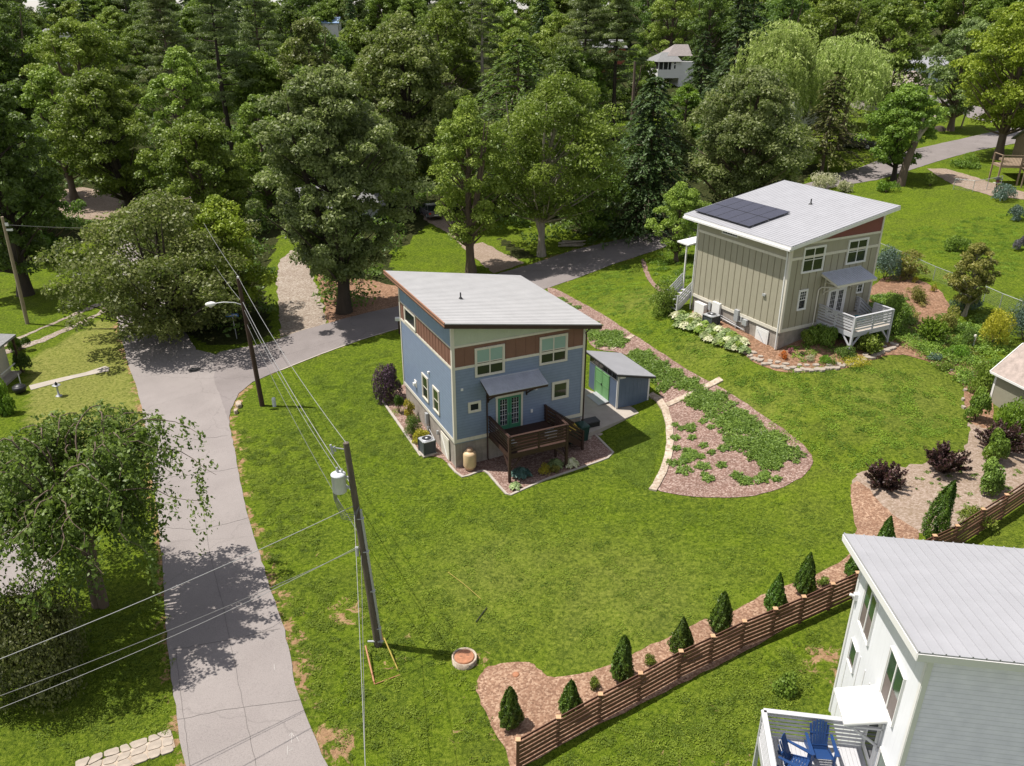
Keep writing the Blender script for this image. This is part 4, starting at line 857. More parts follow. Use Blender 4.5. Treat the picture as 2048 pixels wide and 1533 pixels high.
def pine(h,rx,seed,base=.45,nb=34,leaf=.42,nl=150,bark=0):
    r=rngs(seed); mb=MB(); w=r.normal(size=2)*.3; mb.tube([(0,0,-.1),(w[0],w[1],h*.5),(w[0]*.5,0,h*.97)],[h*.017,h*.012,.03],8)
    C=[];R=[]
    for i in range(nb):
        t=base+(1-base)*(i/nb)**.9; a=i*2.4+r.uniform(-.5,.5); Lb=rx*(1-((t-base)/(1-base))**1.8*.75)*r.uniform(.55,1.1); z=h*t
        e=np.array([Lb*math.cos(a),Lb*math.sin(a),z+Lb*r.uniform(-.1,.25)]); mb.tube([(w[0]*(1-t),w[1]*(1-t),z),(e[0]*.5,e[1]*.5,z+Lb*.02),tuple(e)],[.09,.06,.02],5,False)
        for q in (.45,.7,.95,1.0): C.append(np.array([e[0]*q,e[1]*q,z+(e[2]-z)*q])+r.normal(size=3)*.25*rx*.35); R.append(rx*.2*r.uniform(.7,1.2))
    C=np.array(C);R=np.array(R); V,t=clump_leaves(r,C,R,nl,leaf,.5,.3,.22,.2); return V,t,mb
def willow(h,rx,seed,ns=420,leaf=.34,nl=34,longest=.75,mx=.9):
    r=rngs(seed); mb=MB(); P_=[];T_=[];tn=[]
    mb.tube([(0,0,-.1),(.2,.1,h*.3),(0,0,h*.7)],[h*.035,h*.026,h*.01],9)
    C=[]
    for i in range(26):
        a=r.uniform(0,6.28); q=math.sqrt(r.random()); z=h*(.97-.32*q*q)+r.normal()*.35; C.append((rx*.85*q*math.cos(a),rx*.85*q*math.sin(a),z,rx*r.uniform(.2,.34)))
    limbs(mb,r,lambda t:(0,0),[np.array(c[:3])-np.array([0,0,.4]) for c in C],h*.3,h,h*.03,.6)
    for i in range(ns):
        c=C[r.integers(len(C))]; a=r.uniform(0,6.28); q=r.random()**.5*c[3]; top=np.array([c[0]+q*math.cos(a),c[1]+q*math.sin(a),c[2]-q*q/c[3]*.5]); Ls=h*r.uniform(.15,longest)*(.35+.65*math.hypot(top[0],top[1])/rx)
        s=r.random(nl); z=top[2]-s*min(Ls,top[2]-.8); out=.25*s**.5
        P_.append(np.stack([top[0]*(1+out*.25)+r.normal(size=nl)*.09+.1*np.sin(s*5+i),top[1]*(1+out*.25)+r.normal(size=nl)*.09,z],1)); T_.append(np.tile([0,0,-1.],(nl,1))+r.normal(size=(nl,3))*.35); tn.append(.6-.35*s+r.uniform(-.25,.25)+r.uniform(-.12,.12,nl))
    for c in C:
        n=90; a=r.uniform(0,6.28,n); e=np.arccos(r.uniform(.1,1,n)); q=c[3]; p=np.stack([c[0]+q*np.sin(e)*np.cos(a),c[1]+q*np.sin(e)*np.sin(a),c[2]+q*.5*np.cos(e)],1); P_.append(p); T_.append(np.stack([np.cos(a),np.sin(a),-1+0*a],1)+r.normal(size=(n,3))*.3); tn.append(.6+r.uniform(-.2,.3,n))
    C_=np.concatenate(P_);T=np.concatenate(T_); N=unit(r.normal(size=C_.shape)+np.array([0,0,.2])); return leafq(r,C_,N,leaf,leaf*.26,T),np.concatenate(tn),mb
def weeping(h,rx,seed):
    """near weeping tree: arching bare-topped limbs with hanging leafy strands"""
    r=rngs(seed); mb=MB(); P_=[];T_=[];tn=[]; mb.tube([(0,0,-.1),(.05,.1,h*.35),(-.3,.2,h*.55)],[.27,.19,.15],10); mb.tube([(.25,0,-.1),(.4,-.1,h*.3),(.7,-.2,h*.5)],[.25,.18,.13],9)
    arcs=[]
    for i in range(84):
        a=r.uniform(0,6.283); Lb=rx*r.uniform(.45,1.08); zt=h*r.uniform(.70,.99); s0=r.uniform(.0,.25)
        pts=[]
        for s in np.linspace(0,1,13):
            q=s0*rx+(Lb-s0*rx)*s; z=h*.5+(zt-h*.5)*math.sin(min(1,s*1.5)*math.pi/2)-max(0,s-.5)**1.6*h*.42
            aa=a+.22*math.sin(s*4+i)+.04*math.sin(s*19+i*2); pts.append((q*math.cos(aa),q*math.sin(aa),z))
        mb.tube(pts,[.055*(1-k/13)**1.1+.005 for k in range(13)],5,False); arcs.append(pts)
        for m in range(24):
            u=r.uniform(.22,1)*12; j=min(11,int(u)); f=u-j; p=np.array(pts[j])*(1-f)+np.array(pts[j+1])*f; p+=np.array([r.normal()*.22,r.normal()*.22,0]); Ls=r.uniform(.25,3.0)*(1 if m%3 else .4)*(.5+.5*u/12); n=int(10+Ls*20)
            s=r.random(n); P_.append(np.stack([p[0]+r.normal(size=n)*.12+.06*math.cos(a)*s,p[1]+r.normal(size=n)*.12,p[2]-s*Ls+.05],1)); T_.append(np.tile([math.cos(a)*.3,math.sin(a)*.3,-.9],(n,1))+r.normal(size=(n,3))*.5); tn.append(.5-.3*s+r.uniform(-.2,.2)+r.uniform(-.15,.2,n))
    C=np.concatenate(P_);T=np.concatenate(T_); N=unit(r.normal(size=C.shape)*.8+np.array([0,0,.7])); return leafq(r,C,N,.17,.10,T),np.concatenate(tn),mb
def planttree(name,label,x,y,V,t,mb,leafk,bark,group=None,rot=0,cat='tree',sink=.1):
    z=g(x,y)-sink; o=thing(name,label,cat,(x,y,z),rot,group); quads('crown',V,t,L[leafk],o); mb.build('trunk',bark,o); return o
def spec(bx,by,topy,wpx,minh=2):
    x,y=P(bx,by); z=g(x,y); h=max(minh,zat(bx,topy,y)-z); return x,y,z,h,px2m(wpx,x,y,z+h*.6)/2
def T(kind,bx,by,topy,wpx,leafk,label,seed,group=None,bark='bark',name=None,cx=None,**kw):
    x,y,z,h,rx=spec(bx,by,topy,wpx); fn=dict(b=broadleaf,c=conifer,p=pine,w=willow)[kind]
    if cx is not None: kw['lean']=(px2m(cx-bx,x,y,z+h*.6),0)
    V,t,mb=fn(h,rx,seed,**kw); nm=name or dict(b='broadleaf_tree',c='conifer_tree',p='pine_tree',w='willow_tree')[kind]
    return planttree(nm,label,x,y,V,t,mb,leafk,M[bark],group)
FG='trees in the wood behind the houses'
# nearer trees
x,y=P(196,1212); V,t,mb=weeping(9.3,5.6,3); wt=planttree('weeping_tree','near weeping tree with arching bare limbs, between the street and the lower left lawn',x,y,V,t,mb,'weep',M['bark'])
mb=MB(); mb.tube([(-.2,.1,4.6),(-1.0,-.8,5.3),(-1.2,-1.2,6.6),(-1.4,-1.3,7.6),(-2.2,-1.5,7.9),(-2.8,-1.2,8.2)],[.17,.15,.13,.11,.08,.03],8); mb.build('dead_limb',M['barkl'],wt)
T('b',352,668,385,400,'bronze','spreading bronze-green tree overhanging the street corner',11,cx=345,base=.10,ncl=150,nl=290,leaf=.24,cr=.13,prof=.8,open_=.3,drop=.12,bark='barkd',forks=3)
T('b',462,640,395,170,'yellow','bright yellow-green tree behind the spreading bronze one',12,base=.15,ncl=70,nl=300,leaf=.22,cr=.2)
T('b',688,625,122,298,'grey','tall full grey-green tree standing between the gravel drive and the blue house',13,base=.17,ncl=330,nl=260,leaf=.25,cr=.115,prof=.8,bark='barkd')
T('b',942,545,195,165,'light','open light green tree behind the blue house roof',14,base=.2,ncl=85,nl=260,leaf=.24,cr=.19,open_=.3,cx=938,forks=2)
T('b',1083,512,150,300,'mid','wide open-crowned tree with pale twin trunks by the side road',15,base=.25,ncl=190,nl=230,leaf=.25,cr=.125,open_=.25,bark='barkl',forks=3,cx=1120,trunk=.022)
T('b',1352,523,365,100,'light','young rusty-tipped tree beside the olive taupe house',16,base=.12,ncl=90,nl=200,leaf=.15,cr=.17,prof=.85)
T('b',1927,632,485,98,'ochre','small yellow-tipped tree in the garden by the wire fence',17,base=.22,ncl=75,nl=200,leaf=.14,cr=.18,prof=.9,bark='barkl')
T('b',1815,560,500,60,'ochre','tiny leafy sapling beside the wire fence',18,base=.1,ncl=25,nl=120,leaf=.13,cr=.28)
T('b',1480,440,130,240,'grey','dense rounded grey-green tree left of the solar roof',19,base=.06,ncl=230,nl=300,leaf=.26,cr=.14,prof=.9)
T('c',1643,345,140,150,'cedar','ragged dark cedar in front of the willows',20,base=.18,layers=22,per=13,leaf=.30,prof=.8,nl=46,name='cedar_tree',irr=.3)
T('w',1530,330,46,215,'willow','pale weeping willow, the taller left one of two',21,ns=620,leaf=.42,nl=44,longest=.55)
T('w',1678,300,72,215,'willow','pale weeping willow right of the ragged cedar',22,ns=560,leaf=.42,nl=44,longest=.55)
T('b',1786,362,165,135,'mid','green tree close behind the lopped trunk',23,base=.18,ncl=110,nl=240,leaf=.24,cr=.17,bark='barkd')
T('b',1995,318,-10,230,'yellow','tall yellow-green tree at the right edge above the wooden stairs',24,base=.2,ncl=190,nl=260,leaf=.27,cr=.13,prof=.85)
T('b',1900,262,28,130,'grey','grey-green twiggy tree behind the tall yellow-green one',25,base=.15,ncl=110,nl=220,leaf=.28,cr=.15,open_=.2)
T('c',1290,455,150,230,'conifer','broad black-green hemlock by the side road',26,base=.03,layers=32,per=20,leaf=.36,nl=52,prof=.75,name='hemlock_tree')
T('c',1035,400,72,300,'dark','wide dark conifer behind the open-crowned tree',27,base=.05,layers=28,per=19,leaf=.38,nl=48,prof=.7,name='hemlock_tree')
T('c',1450,320,-30,120,'conifer','tall black conifer beside the distant white house',28,base=.05,layers=32,per=15,leaf=.4,nl=42,prof=.8,name='hemlock_tree')
T('c',1475,300,-20,150,'conifer','black conifer left of the taller willow',29,base=.05,layers=28,per=15,leaf=.42,nl=42,prof=.75,name='hemlock_tree')
T('b',820,430,32,250,'bronze','big dark bronze-tinged tree behind the grey-green one',30,base=.15,ncl=230,nl=250,leaf=.32,cr=.125,prof=.8,bark='barkd')
T('b',1180,470,330,150,'mid','low dark bushy tree under the hemlock by the road',31,base=.05,ncl=60,nl=240,leaf=.24,cr=.2)
T('b',1365,300,168,80,'fresh','bright green small tree below the distant white house',32,base=.1,ncl=60,nl=220,leaf=.26,cr=.2)
T('b',52,590,108,225,'dark','dark tree at the left edge in front of the wood',33,base=.13,ncl=210,nl=260,leaf=.28,cr=.13,bark='barkd',cx=40)
T('b',265,445,138,210,'mid','ivy-clad leaning tree above the dirt yard',34,base=.2,ncl=150,nl=250,leaf=.30,cr=.14,cx=235,bark='barkd',forks=2)
T('b',420,470,225,200,'mid','rounded green tree behind the transformer pole',35,base=.08,ncl=140,nl=260,leaf=.28,cr=.15)
T('b',400,400,95,150,'light','light green tall-crowned tree rising mid-left in the wood',36,base=.2,ncl=120,nl=230,leaf=.30,cr=.15)
T('b',150,400,125,140,'light','pale green tree behind the dark left-edge tree',37,base=.2,ncl=110,nl=230,leaf=.30,cr=.16)
T('b',200,340,35,190,'light','broad pale green crown high in the left of the wood',38,base=.2,ncl=130,nl=230,leaf=.34,cr=.14)
T('p',372,340,-25,120,'pine','tall olive pine left of centre at the back',39,nl=170,base=.3)
T('p',470,330,-35,150,'pine','tall pine with a bare lower trunk',40,nl=170,base=.35,bark='barkd')
T('p',545,300,-30,120,'pine','slender pine between two others',41,nl=150,base=.3)
T('b',640,330,30,130,'bronze','brownish green tree left of the big bronze-tinged one',42,base=.2,ncl=90,nl=230,leaf=.34,cr=.16)
T('b',540,420,180,120,'mid','green tree filling the gap left of the tall grey-green one',43,base=.1,ncl=90,nl=230,leaf=.28,cr=.17)
T('b',60,300,-20,170,'dark','dark crown in the top left corner',44,base=.15,ncl=120,nl=230,leaf=.36,cr=.15)
T('p',968,300,-20,110,'pine','grey pine with stubs of bare limbs at the centre back',45,nl=120,base=.3,bark='barkl')
T('p',1165,290,-25,130,'pine','tall pine above the open-crowned tree',46,nl=150,base=.45,bark='barkd')
T('p',1225,290,-25,120,'pine','tall pine left of the distant white house',47,nl=150,base=.42,bark='barkd')
T('b',1120,330,90,130,'dark','dark green tree between pines',48,base=.15,ncl=90,nl=230,leaf=.32,cr=.16)
T('b',900,300,0,150,'mid','green crown behind the bronze-tinged tree',49,base=.2,ncl=100,nl=220,leaf=.34,cr=.15)
T('b',1640,260,-20,180,'mid','big green crown behind the right willow',50,base=.15,ncl=130,nl=230,leaf=.34,cr=.15)
T('b',1760,235,-10,150,'mid','green crown above the blue-grey cottage',51,base=.12,ncl=100,nl=220,leaf=.36,cr=.16)
T('b',1555,240,-35,150,'dark','dark crown behind the left willow',52,base=.15,ncl=100,nl=220,leaf=.36,cr=.15)
T('b',1340,140,-40,120,'light','pale green crown right behind the white house',53,base=.1,ncl=90,nl=220,leaf=.36,cr=.16)
T('b',740,420,200,120,'dark','shaded tree in the gap behind the tall grey-green one',54,base=.08,ncl=80,nl=220,leaf=.3,cr=.17)
T('b',1270,420,250,120,'dark','shaded tree right of the pale twin trunks',55,base=.08,ncl=70,nl=220,leaf=.28,cr=.17)
T('b',100,520,330,130,'dark','low dark tree over the edge of the left lawn',56,base=.05,ncl=80,nl=230,leaf=.26,cr=.18)
T('b',10,470,150,150,'dark','dark tree cut off by the left edge',57,base=.1,ncl=110,nl=230,leaf=.3,cr=.16)
T('b',1195,240,105,120,'dark','low dark tree on the slope left of the distant white house',58,base=.05,ncl=70,nl=220,leaf=.3,cr=.18)
T('b',1268,215,92,90,'mid','small green tree touching the left side of the distant white house',59,base=.05,ncl=60,nl=220,leaf=.3,cr=.18)
T('b',1300,105,-60,130,'dark','tall dark tree behind the left half of the distant white house',60,base=.05,ncl=90,nl=220,leaf=.4,cr=.16)
T('b',1410,150,-30,110,'dark','tall dark tree behind the right half of the distant white house',61,base=.05,ncl=90,nl=220,leaf=.4,cr=.16)
T('b',1120,235,70,130,'mid','mid green tree on the slope under the tall pines',62,base=.05,ncl=80,nl=220,leaf=.3,cr=.17)
T('c',1395,240,60,75,'conifer','narrow dark conifer covering the right side of the distant white house',63,base=.03,layers=26,per=14,leaf=.36,nl=46,prof=.6,name='hemlock_tree')
# copies that fill the back rows of the wood
protos=[]
for k,(kd,lk,bk,h,rx,kw) in enumerate((('b','mid','bark',15,5.2,dict(base=.1,ncl=95,nl=190,leaf=.42,cr=.17)),('b','dark','barkd',16,5.6,dict(base=.1,ncl=100,nl=190,leaf=.42,cr=.17)),('b','light','bark',14,5,dict(base=.1,ncl=90,nl=190,leaf=.42,cr=.17)),('c','conifer','barkd',19,4.5,dict(base=.03,layers=26,per=14,leaf=.5,nl=34)),('p','pine','barkd',22,4.6,dict(nl=110,base=.35,leaf=.5)))):
    fn=dict(b=broadleaf,c=conifer,p=pine)[kd]; V,t,mb=fn(h,rx,200+k,**kw); protos.append((kd,lk,bk,V,t,mb))
LB=['mid green round-crowned tree in the back rows of the wood','dark green round-crowned tree in the back rows of the wood','pale green round-crowned tree in the back rows of the wood','dark pointed conifer in the back rows of the wood','tall thin-crowned pine in the back rows of the wood']
NM=['broadleaf_tree','broadleaf_tree','broadleaf_tree','conifer_tree','pine_tree']
used={}
rr=random.Random(5)
def backtree(k,x,y,s,rz,lab):
    kd,lk,bk,V,t,mb=protos[k]
    if k not in used:
        o=planttree(NM[k],LB[k],x,y,V,t,mb,lk,M[bk],FG); used[k]=o
    else:
        src=used[k]; o=src.copy(); COL.objects.link(o)
        for ch in src.children: c=ch.copy(); COL.objects.link(c); c.parent=o
    o['label']=lab; o.location=(x,y,g(x,y)-.3); o.scale=(s*rr.uniform(.9,1.15),s*rr.uniform(.9,1.15),s); o.rotation_euler=(0,0,rz)
keepout=[(1345,160,55),(1845,150,60),(1630,215,50),(1345,330,60)]
SP=['mid green round-crowned','dark green round-crowned','pale green round-crowned','dark pointed conifer','tall thin-crowned pine']; ROW={300:'wood row one',225:'wood row two',160:'wood row three',120:'wood row four',95:'wood row five',78:'the topmost wood row'}
ZN=['at the left edge','left of the ivy-clad tree','behind the corner tree','behind the tall grey-green tree','above the blue house','above the open-crowned tree','left of the distant white house','right of the distant white house','behind the willows','above the blue-grey cottage','near the right edge']
for (py,n,jx,s0) in ((300,17,30,.95),(225,19,30,1.0),(160,22,25,1.05),(120,26,22,1.1),(95,30,20,1.2),(78,36,20,1.3)):
    for i in range(n):
        px=-60+(2180/n)*(i+rr.uniform(.1,.9)); y_=py+rr.uniform(-18,18)*(py/250)
        if py>=225 and px>1240: continue
        if py==160 and 1250<px<1450: continue
        if py==160 and 1560<px<2000: continue
        if py==120 and 1790<px<1930: continue
        k=rr.choice((0,0,0,1,1,2,2,4,3,0,1)) if px<1500 else rr.choice((0,0,1,2,0))
        x,y=P(px,y_); backtree(k,x,y,s0*rr.uniform(.85,1.15),rr.uniform(0,6.28),SP[k]+(' tree in ' if k<3 else ' in ')+ROW[py]+', '+ZN[max(0,min(10,int(px/2048*11)))])
def undergrowth():
    r=rngs(9); C=[];R=[]
    for (pl,n) in (([(0,520),(0,330),(500,300),(1240,300),(1300,440),(1150,465),(1060,500),(990,460),(870,400),(800,480),(760,600),(745,620),(660,620),(640,560),(600,480),(560,450),(530,480),(545,640),(480,680),(400,680),(330,590),(285,500),(200,460),(100,480)],900),([(0,330),(0,200),(1240,190),(1240,300)],700),([(1240,300),(1240,110),(1560,110),(1560,320),(1330,430)],300),([(0,200),(0,95),(2048,95),(2048,130),(1240,190)],900),([(1560,270),(1560,110),(1800,120),(1800,170),(1660,230)],90)):
        q=PP(pl); xs=[p[0] for p in q]; ys=[p[1] for p in q]; X=r.uniform(min(xs),max(xs),n*3); Y=r.uniform(min(ys),max(ys),n*3); k=inpoly(X,Y,q); X,Y=X[k][:n],Y[k][:n]; C.append(np.stack([X,Y,gz(X,Y)+r.uniform(.1,.9,len(X))],1)); R.append(r.uniform(.8,2.0,len(X)))
    C=np.concatenate(C);R=np.concatenate(R)
    for q in ([(558,676),(655,655),(640,540),(590,480),(545,520)],[(925,500),(1048,530),(990,560),(840,440),(830,415),(890,415)],[(110,435),(120,375),(255,380),(245,445)],[(1665,370),(1640,340),(1760,300),(1800,340)]):
        k=~inpoly(C[:,0],C[:,1],PP(q)); C=C[k];R=R[k]
    V,t=clump_leaves(r,C,R,75,.34,.7,.35,.6,.3); o=quads('undergrowth',V,t,L['dark']); tag(o,'tangled leafy undergrowth covering the ground between the trees of the wood','undergrowth',kind='stuff')
undergrowth()
# lopped trunk
x,y=P(1800,372); z=g(x,y); o=thing('lopped_tree','bare lopped trunk with three pale cut limbs and no leaves','tree trunk',(x,y,z)); k=px2m(1,x,y,z+3)
mb=MB(); mb.tube([(0,0,-.2),(.15,0,85*k*.4),(.5,0,70*k),(.75,0,85*k)],[.55,.42,.38,.34],10); mb.build('trunk',M['bark'],o)
mb=MB(); mb.tube([(.7,0,80*k),(1.1,0,100*k),(2.0,.1,122*k),(2.5,.1,135*k)],[.30,.25,.2,.17],8); mb.build('limb',M['barkl'],o)
mb=MB(); mb.tube([(.7,0,80*k),(1.0,.1,105*k),(1.2,.2,135*k)],[.28,.22,.17],8); mb.build('limb',M['barkl'],o)
mb=MB(); mb.tube([(.6,0,80*k),(.3,.1,105*k),(-.6,.2,125*k)],[.22,.17,.10],8); mb.build('limb',M['barkl'],o)
for px,py,tp,lab in ((1255,345,120,'bare dead trunk standing left of the tall pines'),(1345,420,60,'')):
    if not lab: continue
    x,y=P(px,py); h=zat(px,tp-0,y)-g(x,y); o=thing('dead_tree',lab,'tree trunk',(x,y,g(x,y)-.2)); mb=MB(); mb.tube([(0,0,0),(.2,0,h*.5),(.1,0,h)],[.35,.25,.15],8); mb.build('trunk',M['bark'],o); mb=MB(); mb.tube([(.1,0,h*.75),(.8,0,h*.85),(1.0,0,h*.97)],[.12,.09,.05],6); mb.build('limb',M['bark'],o)

# ---- shrubs
def blob(r,w,h,n,leaf,lumps=9,ww=.6,up=.3):
    C=[];R=[]
    for i in range(lumps):
        a=r.uniform(0,6.28); q=math.sqrt(r.random())*.62; z=h*(.02+.5*r.random()*(1-q*.6)); C.append((w/2*q*math.cos(a),w/2*q*math.sin(a),z)); R.append(w/2*r.uniform(.36,.52))
    C=np.array(C);R=np.array(R); fl=max(.5,min(1.2,h/w*1.1)); V,t=clump_leaves(r,C,R,n//lumps,leaf,fl,up,ww,.6)
    c=V.mean(1); keep=c[:,2]>.02; s=h/max(.1,np.percentile(c[:,2],99)); V[:,:,2]*=s; return V[keep],t[keep]
def shrub(name,label,px,py,wpx,hpx,leafk,leaf=.09,n=2600,seed=None,lumps=10,ww=.6,group=None,cat='shrub',stem=True,at=None):
    x,y=at if at else P(px,py); z=g(x,y); w=px2m(wpx,x,y,z); h=px2m(hpx,x,y,z)/.92; r=rngs(seed or int(px*7+py)); V,t=blob(r,w,h,n,leaf,lumps,ww)
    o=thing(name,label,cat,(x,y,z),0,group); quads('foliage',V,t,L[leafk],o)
    m=MB()
    for i in range(4): a=i*1.6; m.tube([(0,0,-.05),(w*.12*math.cos(a),w*.12*math.sin(a),h*.35),(w*.25*math.cos(a),w*.25*math.sin(a),h*.65)],[.03,.02,.01],5,False)
    m.build('stem',M['bark'],o); return o
def arbor(label,px,py,hpx,wpx,group='pointed evergreens along the brown fence',seed=1,shift=0):
    v_=random.Random(seed); e1=v_.uniform(.45,.75); e2=v_.uniform(.5,.85); lp=v_.uniform(.06,.17); wpx*=v_.uniform(.9,1.12)
    x,y=P(px,py); z=g(x,y); w=px2m(wpx,x,y,z+.8); h=px2m(hpx,x,y,z+.8)/.86
    r=rngs(seed); n=9000; t=r.random(n)**.8; a=r.uniform(0,6.283,n); pr=(np.clip(t/.22,0,1)**e1)*np.clip((1-t)/.78,0,1)**e2
    rad=w/2*1.12*pr*(.72+.28*r.random(n))*(1+lp*np.sin(3*a+7*t+seed)+lp*.7*np.sin(5*a+9*t)+.08*np.sin(9*a-14*t+seed)); lean=shift*t**2
    C=np.stack([rad*np.cos(a)+lean,rad*np.sin(a),t*h*(1+.03*np.sin(4*a))],1); N=unit(np.stack([np.cos(a),np.sin(a),.25+0*a],1)+r.normal(size=(n,3))*.5); T_=np.stack([.2*np.cos(a),.2*np.sin(a),1+0*a],1)+r.normal(size=(n,3))*.3
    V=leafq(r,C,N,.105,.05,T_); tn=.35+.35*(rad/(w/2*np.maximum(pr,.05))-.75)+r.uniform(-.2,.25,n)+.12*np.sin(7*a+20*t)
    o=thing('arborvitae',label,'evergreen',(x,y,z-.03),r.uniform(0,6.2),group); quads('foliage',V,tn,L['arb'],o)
    m=MB(); m.tube([(0,0,-.1),(0,0,h*.3),(lean.mean(),0,h*.75)],[.05,.04,.01],6); m.build('trunk',M['bark'],o); return o
for i,(px,py,hh,wd,sh_,lab) in enumerate(((1021,1452,88,46,0,'pointed evergreen nearest the left end of the brown fence'),(1140,1428,76,42,0,'second pointed evergreen from the left end of the fence'),(1243,1360,96,42,0,'third pointed evergreen from the left end of the fence'),(1362,1308,82,44,.12,'slightly leaning evergreen, fourth from the left end of the fence'),
   (1439,1265,86,40,0,'fifth pointed evergreen from the left end of the fence'),(1548,1222,74,40,.2,'sixth evergreen from the left end of the fence, with a lopsided tip'),(1607,1187,84,38,0,'tall pointed evergreen next to the small bush near the white house'),(1708,1155,64,36,0,'evergreen half hidden behind the white house wall and roof edge'))):
    arbor(lab,px,py,hh,wd,seed=50+i,shift=sh_)
arbor('short pointed evergreen just above the back edge of the white roof',1764,1112,80,38,seed=61,group=None); arbor('tallest narrow evergreen behind the white roof beside the fence',1862,1086,128,50,seed=62,shift=.3,group=None)
shrub('evergreen_shrub','bushy green two-tiered evergreen on the bare dirt',1972,982,62,66,'juniper',.11,4200,lumps=9); shrub('evergreen_shrub','leafy green shrub rising behind the two-tiered evergreen',1990,925,48,60,'mid',.11,3000)
def spiky(label,px,py,wpx,hpx,leafk='burg',n=1500,seed=2,name='burgundy_shrub',group=None):
    x,y=P(px,py); z=g(x,y); w=px2m(wpx,x,y,z)*.86; h=px2m(hpx,x,y,z)*.9; r=rngs(seed); P_=[];T_=[];N_=[];tn=[]; m=MB()
    for i in range(70):
        a=r.uniform(0,6.28); e=r.uniform(.05,1.25); Ls=(w*.55*math.sin(e)+h*math.cos(e))*r.uniform(.75,1.1); d=np.array([math.sin(e)*math.cos(a),math.sin(e)*math.sin(a),math.cos(e)]); nn=95; s=r.random(nn)**.7
        P_.append(d*(s*Ls)[:,None]+r.normal(size=(nn,3))*.04+np.array([0,0,.05])); T_.append(np.tile(d,(nn,1))+r.normal(size=(nn,3))*.6); tn.append(.15+.5*s+r.uniform(-.2,.2,nn))
        if i%3==0: m.tube([(0,0,0),tuple(d*Ls*.9)],[.012,.004],4,False)
    C=np.concatenate(P_);T_=np.concatenate(T_);C[:,2]=np.maximum(C[:,2],.03); V=leafq(r,C,unit(r.normal(size=C.shape)+[0,0,.5]),.15,.07,T_); o=thing(name,label,'shrub',(x,y,z),0,group); quads('foliage',V,np.concatenate(tn),L[leafk],o); m.build('stem',M['barkd'],o); return o
spiky('spiky burgundy shrub at the corner of the mulch and the dirt',1765,975,62,50,seed=3); spiky('spiky burgundy shrub in the middle of the dirt bed edge',1885,945,66,54,seed=4); spiky('dark burgundy shrub behind the two-tiered evergreen',2000,905,74,60,seed=5)
S_=shrub
S_('shrub','low green bush in the lawn beside the white house',1568,1386,48,44,'mid',.07,2600)
S_('shrub','tiny bush in the mulch between the second and third evergreens',1187,1377,26,24,'mid',.05,900); S_('shrub','tiny bush in the mulch right of the third evergreen',1299,1330,26,22,'mid',.05,900); S_('shrub','tiny bush in the mulch beside the tall evergreen near the white house',1645,1172,26,18,'mid',.05,900)
S_('shrub','large rounded bronze-green bush in the lower left corner',75,1370,250,190,'cedar',.10,30000,lumps=30); 
S_('shrub','clipped dark round bush beside the left porch',40,703,46,32,'arb',.09,3200,lumps=5); S_('shrub','clipped dark bush nearer the left porch steps',48,745,42,40,'arb',.09,3200,lumps=5); S_('shrub','green bush below the left porch roof',8,830,46,62,'fresh',.12,3200)
# round the blue house
S_('barberry_shrub','purple barberry bush at the far left corner of the blue house',781,800,64,66,'plum',.10,5200,lumps=14)
S_('shrub','rounded bright green evergreen beside the purple bush',798,826,30,36,'arb',.06,3000,lumps=3); S_('shrub','upright yellow and green shrub against the blue house foundation',818,842,32,42,'gold',.07,1800,lumps=6); S_('juniper_shrub','dark spreading juniper behind the air conditioning unit of the blue house',828,872,46,40,'dark',.08,3000,ww=.35); S_('shrub','low lime yellow mound beside the air conditioning unit',841,883,40,24,'gold',.06,2600)
def rosette(label,px,py,wpx,leafk,name='hosta_plant',n=60,L0=.30,seed=9,group=None,white=False,at=None,hh=.45):
    x,y=at if at else P(px,py); z=g(x,y)+.03; w=px2m(wpx,x,y,z); r=rngs(seed); V=[];t=[]
    for i in range(n):
        a=r.uniform(0,6.28); q=r.random(); rad=w/2*(.25+.75*q); zc=w*hh*(1-q*.75)*.8+.05; ll=min(L0,w*.34); d=np.array([math.cos(a),math.sin(a)]); nrm=np.array([[d[0]*.5,d[1]*.5,1]])+r.normal(size=(1,3))*.25
        V.append(leafq(r,np.array([[d[0]*rad*.85,d[1]*rad*.85,zc]]),unit(nrm),ll,ll*.62,np.array([[d[0],d[1],-.3]]))); t.append(r.uniform(.1,.95))
    o=thing(name,label,'plant',(x,y,z),0,group); quads('foliage',np.concatenate(V),np.array(t),L[leafk],o); 
    m=MB(); m.lathe((0,0,-.03),[(.05,0),(.03,.1)],6); m.build('stem',M['bark'],o); return o
rosette('broad blue-green hosta beneath the corner post of the dark brown deck',1042,953,44,'bluehosta',n=140,seed=1); rosette('small bright lime hosta in front of the deck corner post',1031,977,26,'hosta',n=80,seed=2); rosette('green leafy hosta under the front edge of the dark brown deck',1111,934,38,'hosta',n=120,seed=3); rosette('variegated cream-edged hosta right of the deck plants',1142,932,34,'cream',n=90,seed=4)
S_('shrub','small golden yellow mound below the dark brown deck',1090,950,30,22,'gold',.05,1500); S_('shrub','small coral and ochre leaved mound below the dark brown deck',1110,945,22,16,'ochre',.05,900)
